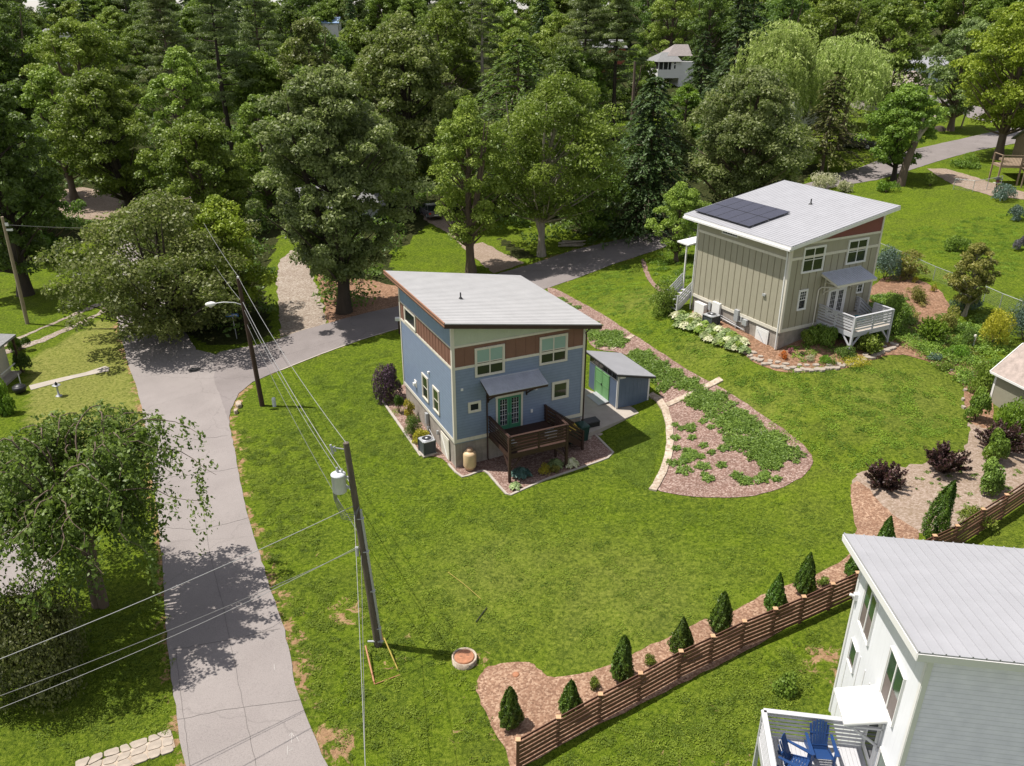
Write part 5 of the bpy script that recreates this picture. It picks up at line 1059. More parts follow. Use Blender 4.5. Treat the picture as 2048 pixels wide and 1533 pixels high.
# olive house planting
S_('shrub','round dark green bush at the rear left of the olive taupe house',1322,632,66,62,'mid',.10,5200,lumps=14)
GH='hostas along the wall of the olive taupe house'
for i in range(34):
    u=i/33; px=1350+u*138+rr.uniform(-4,4); py=632+u*62+(i%3)*11-6+rr.uniform(-3,3)
    rosette('cream and green hosta in the row beside the olive taupe house',px,py,30+rr.uniform(-5,6),('hosta','cream','hosta','mid')[i%4],n=120,seed=30+i,group=GH)
S_('shrub','feathery dark green fern clump under the white railed deck',1640,690,60,34,'mid',.10,3600,lumps=12); S_('shrub','low green fern clump at the front corner of the olive taupe house',1612,690,34,26,'mid',.09,1600); S_('shrub','dark green groundcover mound beneath the deck post',1690,712,52,18,'dark',.08,2200,lumps=8); S_('shrub','lime green low mound at the stone edging',1650,727,44,14,'fresh',.06,1600); 
spiky('upright sword-leaved plant beside the deck post of the olive taupe house',1736,705,34,34,'mid',seed=21,name='iris_plant')
S_('flowering_plant','orange flowering mound at the corner of the olive taupe house',1566,719,20,16,'orange',.05,700); S_('flowering_plant','pink flowering plant beside the orange mound',1580,708,13,12,'blossom',.05,300); S_('flowering_plant','golden yellow flowering carpet inside the stone edging',1705,725,76,10,'gold',.06,2600,lumps=16)
S_('flowering_plant','pale grassy tuft between orange and golden flowers',1617,722,26,12,'cream',.05,600); S_('shrub','dark burgundy small plant near the orange flowers',1603,712,14,9,'burg',.05,300)
S_('shrub','tall green bush covering the right end of the white railed deck',1786,664,62,70,'mid',.09,5200,lumps=14)
S_('juniper_shrub','blue-green spreading conifer right of the olive taupe house',1768,560,66,60,'spruce',.13,5200,lumps=14,ww=.3); S_('shrub','olive green bush beside the blue-green conifer',1800,552,32,40,'mid',.09,2400)
S_('shrub','small bright yellow-green bush highest on the red soil',1829,566,13,12,'gold',.05,500); S_('shrub','small bright yellow-green bush second on the red soil',1866,584,14,15,'gold',.05,500)
S_('shrub','low orange-green mounded shrub in the middle of the red soil',1836,606,40,26,'ochre',.07,1800); S_('shrub','yellow-leaved maple bush left of the small tree',1896,665,52,44,'ochre',.08,3600); S_('juniper_shrub','dark low juniper beneath the small yellow-tipped tree',1922,620,80,30,'spruce',.12,3600,lumps=14,ww=.3)
S_('juniper_shrub','golden spreading juniper above the small garden shed',1985,690,70,70,'gold',.11,4200,lumps=12,ww=.35); S_('juniper_shrub','large blue-grey juniper at the right edge',2045,680,90,80,'spruce',.13,5200,lumps=12,ww=.3)
spiky('tall grassy green clump in the garden path bend',1860,680,44,44,'fresh',seed=22,name='grass_clump'); S_('shrub','dark leafy bush with reddish patches near the garden',1938,690,40,30,'dark',.08,2000)
S_('shrub','grey-green low lavender edging near the lawn corner',1868,720,34,12,'spruce',.06,1200); S_('shrub','feathery light green border plants below the garden',1912,712,56,20,'fresh',.06,2600,lumps=12); S_('shrub','grey-green mat plant left of the feathery border',1885,738,40,12,'mid',.06,1400)
S_('shrub','round green bush against the small garden shed, upper one',1958,782,56,48,'mid',.09,3800); S_('shrub','upright green bush at the lawn edge, lower one',1950,842,48,62,'mid',.10,3800); S_('shrub','broad bright green bush in front of the small garden shed',2022,868,100,62,'fresh',.11,7000,lumps=16); S_('shrub','lime green bush beside the dark burgundy shrub',2040,790,30,20,'gold',.08,600)
S_('shrub','round clipped bush on the far lawn behind the wire fence',1912,503,50,30,'mid',.11,2600); S_('lavender_shrub','grey-purple ball shaped bush at the right edge of the far lawn',2034,500,30,26,'lav',.08,2400,lumps=3)
S_('shrub','green bush beside the lopped trunk on the lawn',1772,385,50,20,'fresh',.12,1800); S_('shrub','cream flowering hydrangea behind the olive taupe house roof, left one',1648,376,62,26,'cream',.14,2200,lumps=12); S_('shrub','cream flowering hydrangea behind the olive taupe house roof, right one',1690,385,34,20,'cream',.14,1200)
S_('shrub','leafy bush at the foot of the twin-trunk tree',1200,470,50,34,'mid',.14,1800); S_('shrub','small bush by the wire fence gate',1860,372,32,22,'mid',.12,1000); S_('shrub','grey-green flower border by the bird feeder',2010,400,60,28,'spruce',.12,2400,lumps=10); S_('shrub','sandy green border at the right edge of the far lawn',2030,440,40,26,'spruce',.12,1600)
S_('shrub','ground-hugging bush by the right road edge',1930,335,60,24,'mid',.15,2000)
S_('vine','leafy vine scrambling over the brown fence behind the white roof',1950,1055,70,40,'light',.09,1500,lumps=12)
# low mixed planting knitting the garden together
def lowplants(name,label,polys,n,leafk,R0,R1,leaf,hh,seed,dens=420):
    r=rngs(seed); P_=[];N_=[];T_=[];tn=[]
    for pl in polys:
        q=PP(pl); xs=[p[0] for p in q]; ys=[p[1] for p in q]; X=r.uniform(min(xs),max(xs),n*6); Y=r.uniform(min(ys),max(ys),n*6); k=inpoly(X,Y,q)
        for x,y in list(zip(X[k],Y[k]))[:n]:
            R=r.uniform(R0,R1); m=int(dens*R*R)+40; a=r.uniform(0,6.28,m); qq=np.sqrt(r.random(m))*R*(1+.3*np.sin(4*a+x)); X1=x+qq*np.cos(a); Y1=y+qq*np.sin(a); h1=hh*r.uniform(.5,1.3)*(1-.7*(qq/R/1.3)**2)
            P_.append(np.stack([X1,Y1,gz(X1,Y1)+.03+h1*r.uniform(.3,1,m)],1)); T_.append(r.normal(size=(m,3))+[0,0,.5]); tn.append(np.full(m,r.uniform(.1,.9))+r.uniform(-.2,.2,m))
    C=np.concatenate(P_); V=leafq(r,C,unit(r.normal(size=C.shape)*.6+[0,0,1]),leaf,leaf*.45,np.concatenate(T_)); o=quads(name,V,np.concatenate(tn),L[leafk]); tag(o,label,'ground cover',kind='stuff')
lowplants('garden_groundcover','mixed low green planting filling the garden between the tan house and small shed',[[(1800,690),(1850,660),(1890,640),(1990,640),(2010,700),(1975,760),(1930,770),(1885,735),(1850,715)],[(1745,600),(1790,590),(1830,650),(1800,690),(1740,690)]],120,'mid',.3,.85,.13,.30,81)
lowplants('garden_flowers','scattered lime and pale flowering plants through the right garden',[[(1800,700),(1870,650),(1980,650),(2000,720),(1960,760),(1900,735),(1850,712)],[(1760,560),(1800,550),(1860,600),(1850,640),(1800,650)]],34,'ochre',.12,.35,.10,.32,91,700)
lowplants('bed_groundcover','low green and lime planting inside the stone edging of the tan house',[[(1560,700),(1600,690),(1700,660),(1790,680),(1760,705),(1700,728),(1600,732)]],34,'fresh',.25,.6,.10,.16,82)
lowplants('lawn_weeds','clover and weed tufts in the thin grass at the bottom of the lawn',[[(560,1150),(900,1200),(1000,1533),(700,1533),(600,1330)],[(1100,1533),(1400,1370),(1640,1260),(1620,1400),(1480,1533)],[(480,850),(640,880),(640,1100),(540,1130)]],230,'grass',.10,.34,.06,.05,83,1500)
lowplants('lawn_tufts','longer grass tufts scattered through the wide central lawn',[[(700,960),(900,960),(1010,1010),(1300,1000),(1560,1010),(1690,1000),(1690,1090),(1540,1170),(1240,1290),(1060,1310),(900,1280),(700,1150)],[(1240,880),(1330,840),(1290,980),(1230,950)],[(620,760),(780,700),(800,860),(900,960),(700,950),(540,850)]],420,'grass',.12,.42,.055,.035,86,900)
lowplants('upper_lawn_tufts','short grass tufts in the lawn around the olive taupe house',[[(1640,950),(1480,790),(1460,750),(1800,740),(1900,780),(1930,860),(1800,920)],[(1130,580),(1250,530),(1330,600),(1480,720),(1440,740),(1280,670)],[(1780,470),(2040,420),(2040,560),(1830,500)]],260,'grass',.15,.5,.08,.035,87,600)
lowplants('left_lawn_tufts','longer grass tufts along the shaded lower left lawn',[[(60,1230),(330,1200),(345,1460),(120,1520),(0,1440)]],160,'grass',.15,.4,.055,.05,88,1100)
lowplants('dirt_weeds','sparse weeds growing on the bare dirt bed',[[(1760,960),(1920,915),(2040,930),(2040,980),(1900,1050),(1830,1040)]],46,'fresh',.05,.2,.06,.06,84,1500)
lowplants('yard_grass','rough unmown grass around the young tree beside the olive taupe house',[[(1292,520),(1345,498),(1395,500),(1390,560),(1345,588),(1310,565)]],50,'fresh',.3,.7,.14,.25,85)
# creeping juniper mats on the bank
def creeping():
    r=rngs(77); spots=[]
    def fill(poly,n,R0,R1):
        q=PP(poly); xs=[p[0] for p in q]; ys=[p[1] for p in q]; k=0
        while k<n:
            x=r.uniform(min(xs),max(xs)); y=r.uniform(min(ys),max(ys))
            if inpoly(np.array([x]),np.array([y]),q)[0]: spots.append((x,y,r.uniform(R0,R1))); k+=1
    fill([(1345,790),(1400,778),(1450,800),(1510,850),(1570,888),(1590,918),(1560,935),(1510,925),(1460,895),(1440,850),(1390,815)],62,.35,.72)
    fill([(1330,950),(1420,960),(1540,970),(1600,950),(1500,900),(1400,890),(1340,930)],22,.2,.45)
    fill([(1350,830),(1420,840),(1450,900),(1345,940)],13,.15,.35)
    fill([(1255,705),(1275,697),(1330,738),(1395,768),(1330,785),(1300,755)],40,.3,.6)
    fill([(1178,645),(1235,668),(1240,690),(1180,690)],16,.4,.75); fill([(1110,590),(1150,615),(1170,650),(1120,620)],10,.3,.55)
    P_=[];N_=[];T_=[];tn=[]
    for x,y,R in spots:
        n=int(900*R*R)+120; a=r.uniform(0,6.28,n); q=np.sqrt(r.random(n))*R*(1+.25*np.sin(5*a+x)); X=x+q*np.cos(a); Y=y+q*np.sin(a); hh=.08+.14*R*np.clip(1-(q/R)**2,0,1)
        P_.append(np.stack([X,Y,gz(X,Y)+.03+hh*r.uniform(.5,1,n)],1)); T_.append(np.stack([np.cos(a),np.sin(a),.5+0*a],1)+r.normal(size=(n,3))*.5); tn.append(.45+r.uniform(-.3,.3,n)+r.uniform(-.1,.1))
    C=np.concatenate(P_);T_=np.concatenate(T_); V=leafq(r,C,unit(r.normal(size=C.shape)*.5+[0,0,1]),.20,.06,T_); o=quads('creeping_juniper',V,np.concatenate(tn),L['juniper']); tag(o,'mats of creeping green juniper covering the mulched bank','ground cover',kind='stuff')
creeping()

# ------------------------------------------------------------ fences
def board_fence():
    tops=[(1036,1480),(1117,1435),(1201,1389),(1281,1347),(1362,1303),(1426,1273),(1489,1243),(1551,1218),(1608,1194),(1666,1168),(1716,1146),(1768,1121),(1818,1098),(1870,1072),(1915,1052),(1967,1019),(2014,990),(2062,958),(2112,926)]
    H=1.35; Q=[P(a,b,H) for a,b in tops]
    x0,y0=Q[0]; o=thing('fence','dark brown horizontal board fence running diagonally below the lawn','fence',(x0,y0,g(x0,y0)))
    def loc(x,y,z): return (x-x0,y-y0,z-o.location.z)
    zs=[g(*q) for q in Q]
    for (x,y),z in zip(Q,zs):
        m=MB(); a=loc(x,y,z); m.box(a[0]-.06,a[1]-.06,a[2]-.2,a[0]+.06,a[1]+.06,a[2]+H); p=m.build('post',M['fence'],o)
        m=MB(); m.box(a[0]-.09,a[1]-.09,a[2]+H,a[0]+.09,a[1]+.09,a[2]+H+.035); m.build('post_cap',M['fencetop'],p)
    for i in range(len(Q)-1):
        (xa,ya),(xb,yb)=Q[i],Q[i+1]; d=Vector((xb-xa,yb-ya,0)).normalized(); nrm=Vector((d.y,-d.x,0))
        m=MB()
        for k in range(6):
            h=.12+k*.205; s=.078 if k%2 else .078
            p=Vector(loc(xa,ya,zs[i]+h+.07))+nrm*s; q=Vector(loc(xb,yb,zs[i+1]+h+.07))+nrm*s; m.bar(p,q,.028,.135)
            p=Vector(loc(xa,ya,zs[i]+h+.07))-nrm*s; q=Vector(loc(xb,yb,zs[i+1]+h+.07))-nrm*s
            if k in (2,5): m.bar(p,q,.028,.10)
        m.build('board_panel',M['fence'],o)
board_fence()
def chainlink(label,tops,H=1.15,pitch=.16,beyond=None):
    Q=[P(a,b,H) for a,b in tops]; x0,y0=Q[0]; o=thing('wire_fence',label,'fence',(x0,y0,g(x0,y0))); zz=o.location.z
    for (x,y) in Q: m=MB(); z=g(x,y)-zz; m.tube([(x-x0,y-y0,z-.1),(x-x0,y-y0,z+H)],.03,6); m.build('post',M['steel'],o)
    m=MB(); w=MB(); r=.0045
    for (xa,ya),(xb,yb) in zip(Q[:-1],Q[1:]):
        za,zb=g(xa,ya)-zz,g(xb,yb)-zz; A=Vector((xa-x0,ya-y0,za)); B=Vector((xb-x0,yb-y0,zb)); m.tube([A+Vector((0,0,H)),B+Vector((0,0,H))],.024,6)
        L_=(B-A).length; n=int(L_/pitch); D=(B-A)/L_; hgt=H-.05
        for k in range(n+int(hgt/pitch)+1):
            for sg in (1,-1):
                s0=k*pitch-(hgt if sg<0 else hgt)*(1 if 1 else 0); a,b=(s0,s0+hgt); z1,z2=(.03,H)
                if a<0: f=-a/hgt; a=0; z1=z1+(H-.03)*f
                if b>L_: f=(b-L_)/hgt; z2=z2-(H-.03)*f; b=L_
                if b<=a: continue
                if sg<0: z1,z2=H+.03-z1,H+.03-z2
                p=A+D*a+Vector((0,0,z1)); q=A+D*b+Vector((0,0,z2)); w.add([p+Vector((0,0,-r)),q+Vector((0,0,-r)),q+Vector((0,0,r)),p+Vector((0,0,r))],[(0,1,2,3)])
    m.build('top_rail',M['steel'],o); w.build('wire_mesh',M['steel'],o); return o
chainlink('silver chain link fence crossing the far right lawn',[(1761,487),(1811,507),(1872,534),(1930,556),(1974,574),(2006,588),(2048,604),(2100,628)])
chainlink('short galvanised wire fence with a brace by the wooden stairs',[(1911,358),(1950,362),(1978,358),(2006,352)],1.2)
x,y=P(1946,386); 
# ------------------------------------------------------------ poles and wires
def pole(label,bx,by,tx,ty,r0,mat,extra=0):
    x,y=P(bx,by); z=g(x,y); rr_=ray(tx,ty); t=y/rr_[1]; top=Vector((rr_[0]*t-x,0,CH+rr_[2]*t-z)); o=thing('utility_pole',label,'utility pole',(x,y,z)); m=MB(); m.tube([(0,0,-.3),tuple(top*.5),tuple(top)],[r0,r0*.85,r0*.68],12); m.build('pole_shaft',mat,o); return o,top
def on(o,top,f): return o.location+top*f
def transformer(o,p,r,h,mat):
    m=MB(); m.lathe(p,[(r*.9,0),(r,.03),(r,h-.06),(r*1.06,h-.05),(r*1.06,h-.02),(r*.8,h+.03),(r*.2,h+.06)],20); t=m.build('transformer',mat,o)
    m=MB(); m.tube([(p[0],p[1],p[2]+h),(p[0]-.02,p[1],p[2]+h+.16),(p[0]-.02,p[1],p[2]+h+.28)],[.05,.06,.03],8); m.tube([(p[0]+r*.5,p[1],p[2]+h),(p[0]+r*.6,p[1],p[2]+h+.2)],[.04,.03],8); m.build('bushing',M['metal'],t)
    m=MB(); m.box(p[0]+r*.9,p[1]-.04,p[2]+h*.2,p[0]+r+.14,p[1]+.04,p[2]+h*.3); m.box(p[0]+r*.9,p[1]-.04,p[2]+h*.75,p[0]+r+.14,p[1]+.04,p[2]+h*.85); m.build('bracket',M['metal'],t); return t
p1,t1=pole('near utility pole with a grey transformer and a conduit, on the front lawn',757,1291,692,886,.17,M['pole'])
pp=t1*.82; transformer(p1,(pp.x-.50,pp.y-.05,pp.z-.35),.27,.80,M['trafo'])
m=MB(); a=t1*.97; m.tube([(a.x,a.y,a.z),(a.x-.35,a.y-.1,a.z+.12),(a.x-.52,a.y-.1,a.z+.16)],.025,6); m.tube([(a.x-.52,a.y-.1,a.z-.12),(a.x-.58,a.y-.1,a.z+.26)],[.05,.045],8); m.tube([(a.x-.42,a.y-.1,a.z-.02),(a.x-.44,a.y-.1,a.z+.2)],[.04,.03],8); m.build('cutout_bracket',M['metal'],p1)
m=MB(); f0=t1*.02; f1=t1*.70; dx=.17; m.tube([(f0.x+dx,f0.y-.05,f0.z),(f1.x+dx*.95,f1.y-.05,f1.z)],.055,8); 
for f in (.1,.3,.5,.66): a=t1*f; m.box(a.x-.02,a.y-.14,a.z-.02,a.x+dx+.07,a.y+.02,a.z+.02)
m.build('conduit',M['metal'],p1)
m=MB(); a=t1*.72; b=t1*.76
for k in range(4):
    u=.25+.09*k; m.tube([(a.x+.14,a.y-.1,a.z-.02),(a.x-.05,a.y-.25,a.z-.30-.10*k),(a.x-.35-.06*k,a.y-.22,a.z-.25-.08*k),(b.x-.65-.04*k,b.y-.12,b.z-.05),(b.x-.70-.03*k,b.y-.08,b.z+.35)],.016,5,False)
m.build('cable_loop',M['wire'],p1)
m=MB(); a=t1*.50; m.box(a.x-.30,a.y-.12,a.z-.2,a.x-.18,a.y+.0,a.z+.2); m.tube([(a.x-.2,a.y-.05,a.z+.05),(a.x,a.y,a.z+.05)],.02,6); m.build('splice_box',M['metal'],p1)
x0,y0=p1.location.x,p1.location.y
def guard(name,label,a,b,mat,r=.035,za=.05,zb=.05):
    p=P3(*a,za); q=P3(*b,zb); o=thing(name,label,'guy guard',p); m=MB(); m.tube([(0,0,0),tuple(q-p)],r,8); m.build('guard_tube',mat,o); m=MB(); d=(q-p).normalized(); m.tube([tuple(-d*.12),(0,0,0)],.02,6); m.build('end_rod',M['rust'],o)
guard('guy_guard','orange plastic guard tube lying left of the near pole foot',(748,1364),(731,1292),M['orange'],.04,.03,.45)
guard('guy_guard','yellow plastic guard tube leaning right of the near pole foot',(795,1338),(768,1276),M['yellow'],.03,.03,.7)
guard('guy_guard','reddish rod on the ground between the two guard tubes',(757,1366),(800,1350),M['orange'],.018,.04,.04)
guard('guy_guard','rust-orange stake upright against the near pole',(765,1275),(757,1238),M['orange'],.022,.2,.9)
m=MB(); m.bar((-.42,-.08,.28),(.25,-.14,.34),.08,.05); m.build('ground_clamp',M['metal'],p1)
p2,t2=pole('dark utility pole with the street lamp at the corner of the side road',525,812,476,557,.17,M['pole2'])
sl_=thing('street_lamp','pale cobra-head street lamp on a curved arm fixed to the dark pole','street lamp',on(p2,t2,.80))
m=MB(); m.tube([(0,0,0),(-.5,-.02,.18),(-1.2,-.05,.22),(-1.75,-.07,.14)],.028,8); m.build('lamp_arm',M['metal'],sl_)
m=MB(); m.lathe((0,0,0),[(.02,-.42),(.10,-.36),(.15,-.2),(.17,0),(.13,.16),(.06,.26),(.03,.3)],14); h=m.build('lamp_head',M['white'],sl_); h.rotation_euler=(0,R_(84),0); h.location=(-1.98,-.08,.10)
m=MB(); m.lathe((-2.05,-.08,-.06),[(.02,-.09),(.09,-.05),(.12,.02)],12); m.build('lens',M['metal'],sl_)
m=MB(); a=t2*.995; m.tube([(a.x,a.y,a.z-.05),(a.x,a.y,a.z+.16)],[.05,.07],8); m.build('insulator',M['white'],p2)
p3,t3=pole('distant utility pole with a small transformer rising from the corner trees',398,600,380,394,.15,M['pole2'])
a=t3*.86; transformer(p3,(a.x-.42,a.y,a.z-.6),.28,.9,M['trafo']); m=MB(); a=t3*.985; m.bar((a.x-1.5,a.y,a.z-.1),(a.x+.1,a.y,a.z),.1,.1); m.build('cross_arm',M['pole3'],p3)
p4,t4=pole('pale wooden utility pole on the lawn at the left edge',55,648,4,434,.16,M['pole3'])
m=MB(); a=t4*.93; m.box(a.x+.1,a.y-.05,a.z-.1,a.x+.35,a.y+.05,a.z+.15); m.box(a.x+.1,a.y-.05,a.z-.5,a.x+.6,a.y+.05,a.z-.35); m.build('insulator',M['white'],p4)
def wire(label,a,b,sag,r=.012,mat='wirel',twist=0):
    a=Vector(a);b=Vector(b);n=16; m=MB(); pts=[]
    for i in range(n+1): t=i/n; p=a.lerp(b,t)-a; p.z-=4*sag*t*(1-t); pts.append(tuple(p))
    m.tube(pts,r,5,False); o=m.build('power_line',M[mat]); o.location=a; tag(o,label,'power line'); return o
wire('upper cable between the near pole and the dark pole',on(p1,t1,1.0),on(p2,t2,1.02),.5,.012)
wire('lower twisted cable from the near transformer to the dark pole',on(p1,t1,.80),on(p2,t2,.83),.5,.016)
wire('thin cable below the twisted one towards the dark pole',on(p1,t1,.76),on(p2,t2,.77),.55,.010)
wire('communication cable lowest between the near pole and the dark pole',on(p1,t1,.56),on(p2,t2,.66),.6,.012,'wire')
wire('upper cable from the dark pole to the distant transformer pole',on(p2,t2,1.02),on(p3,t3,1.0),.4,.012)
wire('lower cable from the dark pole to the distant transformer pole',on(p2,t2,.82),on(p3,t3,.72),.5,.012)
def far(px,py,z): x,y=atz(px,py,z); return (x,y,z)
wz=(p1.location+t1*.72).z
wire('thick pale service cable running to the lower left over the street',on(p1,t1,.72),far(-320,1442,wz-.6),.25,.014)
wire('second cable to the lower left, dark and lower',on(p1,t1,.52),far(-300,1500,wz-2.4),.3,.012,'wire')
wire('third cable to the lower left nearly merging with the second',on(p1,t1,.53),far(-330,1540,wz-2.6),.45,.010,'wirel')
wire('pale cable dropping from the transformer past the bottom edge',on(p1,t1,.70)+Vector((-.1,0,0)),far(745,1900,wz-.4),.3,.010)
wire('thin cable dropping from mid-pole past the bottom edge',on(p1,t1,.49)+Vector((-.1,0,0)),far(735,1900,wz-2.6),.3,.010,'wire')
wire('cable leaving the left edge pole towards the wood',on(p4,t4,.93),P3(520,440,7.5),.5,.014,'wire')
# street sign
x,y=P(474,678); z=g(x,y); o=thing('street_sign','small blue street name sign on a thin post under the corner tree','sign',(x,y,z)); hs=zat(467,634,y)-z
m=MB(); m.tube([(0,0,-.1),(-.1,0,hs)],.03,6); m.build('post',M['metal'],o); m=MB(); m.box(-.62,-.02,hs,.40,.02,hs+.26); m.build('sign_blade',M['sign'],o)
m=MB(); rs=random.Random(4); u=-.52
while u<.3: w_=rs.uniform(.03,.06); m.box(u,-.026,hs+.07,u+w_,-.021,hs+.19); u+=w_+rs.choice((.02,.02,.06))
m.build('lettering',M['white'],o)
def cyl(name,label,cat,px,py,prof,mat,sub=None,n=20):
    p=P3(px,py); o=thing(name,label,cat,p); m=MB(); m.lathe((0,0,0),prof,n); m.build('housing',mat,o); return o
cyl('utility_pedestal','small grey-green utility pedestal on the lawn by the dark pole','utility box',549,813,[(.13,0),(.13,.5),(.11,.62),(.04,.66)],M['trafo'])
o=cyl('manhole','raised concrete manhole ring with a rusty lid on the lawn','manhole',929,1322,[(.52,-.1),(.52,.24),(.46,.242),(.46,.20),(.05,.195)],M['stone'],n=32)
m=MB(); m.lathe((0,0,.20),[(.41,0),(.41,.035),(.38,.06)],28); ld=m.build('lid',M['rust'],o); m=MB(); m.box(-.2,-.03,.26,-.08,.0,.264); m.box(.08,.03,.26,.2,.06,.264); m.build('lid_slot',M['dark'],ld); 
o=cyl('cleanout_cap','small round terracotta cap in the mulch','pipe cap',1032,1351,[(.14,-.05),(.14,.06),(.10,.09),(.02,.09)],M['rust'])
p=P3(896,1146); q=P3(962,1200); o=thing('marker_string','thin straw-yellow string lying across the lawn right of the near pole','string',p); m=MB(); m.tube([(0,0,.05),tuple((q-p)*.5+Vector((.05,0,.05))),tuple(q-p+Vector((0,0,.05)))],.012,5); m.build('cord',M['yellow'],o)
p=P3(974,1217); q=P3(952,1246); o=thing('dark_stake','short dark rod lying on the lawn below the yellow string','rod',p); m=MB(); m.tube([(0,0,.05),tuple(q-p+Vector((0,0,.05)))],.022,6); m.build('rod',M['dark'],o)
# stones
def stonething(name,label,px,py,w,l,h,rot,group=None,mat='flag',cat='stone',seed=0):
    p=P3(px,py); o=thing(name,label,cat,p,rot,group); return o
def slab(seed,w,l,h):
    r=random.Random(seed); n=7; pts=[(w/2*math.cos(2*math.pi*i/n+r.uniform(-.25,.25))*r.uniform(.8,1.1),l/2*math.sin(2*math.pi*i/n+r.uniform(-.2,.2))*r.uniform(.8,1.1)) for i in range(n)]
    m=MB(); m.add([(x,y,-.04) for x,y in pts]+[(x,y,h*.8) for x,y in pts]+[(x*.88,y*.88,h) for x,y in pts],[tuple(range(2*n,3*n))]+[(i,(i+1)%n,(i+1)%n+n,i+n) for i in range(n)]+[(i+n,(i+1)%n+n,(i+1)%n+2*n,i+2*n) for i in range(n)]); return m
def stone(name,label,px,py,w,l,h,rot,group,seed,mat='flag'):
    m=slab(seed,w,l,h); o=m.build(name,M[mat]); o.location=P3(px,py,.02); o.rotation_euler=(0,0,rot); tag(o,label,'stone',group); return o
for i,(px,py) in enumerate(((1189,846),(1193,857),(1199,869))): stone('stepping_stone',('stepping stone on the grass nearest the patio','middle of the three stepping stones on the grass','stepping stone on the grass farthest from the patio')[i],px,py,.42,.34,.03,.3*i,'stepping stones beside the bins',i)
for i,(px,py) in enumerate(((1166,882),(1178,877))): stone('stepping_stone',('stepping stone in the mulch by the stair foot','stepping stone at the mulch edge')[i],px,py,.40,.32,.06,.4*i,'stepping stones beside the bins',i+5)
arc=[(1478,697),(1492,707),(1506,716),(1521,724),(1538,730),(1556,734),(1575,738),(1595,740),(1615,741),(1635,741),(1655,739),(1675,736),(1694,732),(1712,727),(1728,721),(1742,715),(1756,708),(1770,702),(1785,696),(1797,690)]
rs=random.Random(8)
for i in range(len(arc)*2-2):
    a=arc[i//2]; b=arc[min(len(arc)-1,i//2+1)]; t=(i%2)/2; px=a[0]+(b[0]-a[0])*t; py=a[1]+(b[1]-a[1])*t
    stone('edging_stone','pale flat stone in the curved garden edging below the olive taupe house',px,py+rs.uniform(-2,2),rs.uniform(.45,.7),rs.uniform(.32,.46),rs.uniform(.07,.12),rs.uniform(-.3,.3)+.45,'stones of the curved garden edging',100+i)
    if i%2==0: stone('edging_stone','pale flat stone in the curved garden edging below the olive taupe house',px+rs.uniform(-4,4),py-9+rs.uniform(-2,2),rs.uniform(.35,.6),rs.uniform(.3,.4),rs.uniform(.06,.1),rs.uniform(0,3),'stones of the curved garden edging',200+i)
for i,(px,py) in enumerate(((1903,742),(1917,752),(1928,766),(1931,782),(1926,800),(1927,816))): stone('edging_stone',('small','tilted','narrow','squarish','rounded','last')[i]+' border stone at the right lawn edge, number '+('one','two','three','four','five','six')[i]+' going down',px,py,.3,.22,.12,i,'border stones at the right lawn edge',300+i)
def strip(name,pxs,w,mat,off,h=.0,label=None):
    Q=[P(*p) for p in pxs]; L1=[];R1=[]
    for i,(x,y) in enumerate(Q):
        a=Q[max(0,i-1)]; b=Q[min(len(Q)-1,i+1)]; d=math.hypot(b[0]-a[0],b[1]-a[1]); nx,ny=-(b[1]-a[1])/d,(b[0]-a[0])/d; L1.append((x+nx*w/2,y+ny*w/2)); R1.append((x-nx*w/2,y-ny*w/2))
    return drape(name,L1+R1[::-1],mat,off,step=.3,jit=.01,thick=h)
strip('stone_border',[(1300,790),(1317,800),(1330,820),(1338,850),(1340,885),(1336,915),(1326,945),(1312,972),(1305,982)],.42,M['stone'],.10,.12)
strip('stone_border',[(1334,812),(1360,800),(1390,787),(1415,774),(1442,760)],.5,M['stone'],.10,.12)
strip('stone_border',[(1222,700),(1245,685),(1266,672)],.45,M['stone'],.08,.1)
strip('stone_border',[(767,806),(797,848),(842,913)],.16,M['concrete'],.06,.08)
strip('stone_border',[(897,929),(911,945),(925,955),(938,952),(955,945),(967,942),(977,948),(995,970),(1013,989),(1021,991),(1091,960),(1160,937),(1215,917),(1226,906),(1209,889),(1190,870),(1171,854)],.13,M['concrete'],.06,.08)
strip('road_edge',BR_FRONT and RIGHT_EDGE[14:]+[(880,632)],.14,M['concrete'],.045)
fp=PP([(100,1560),(344,1468),(351,1496),(190,1565)]); drape('stone_path',fp,M['stone'],.03,step=.4)
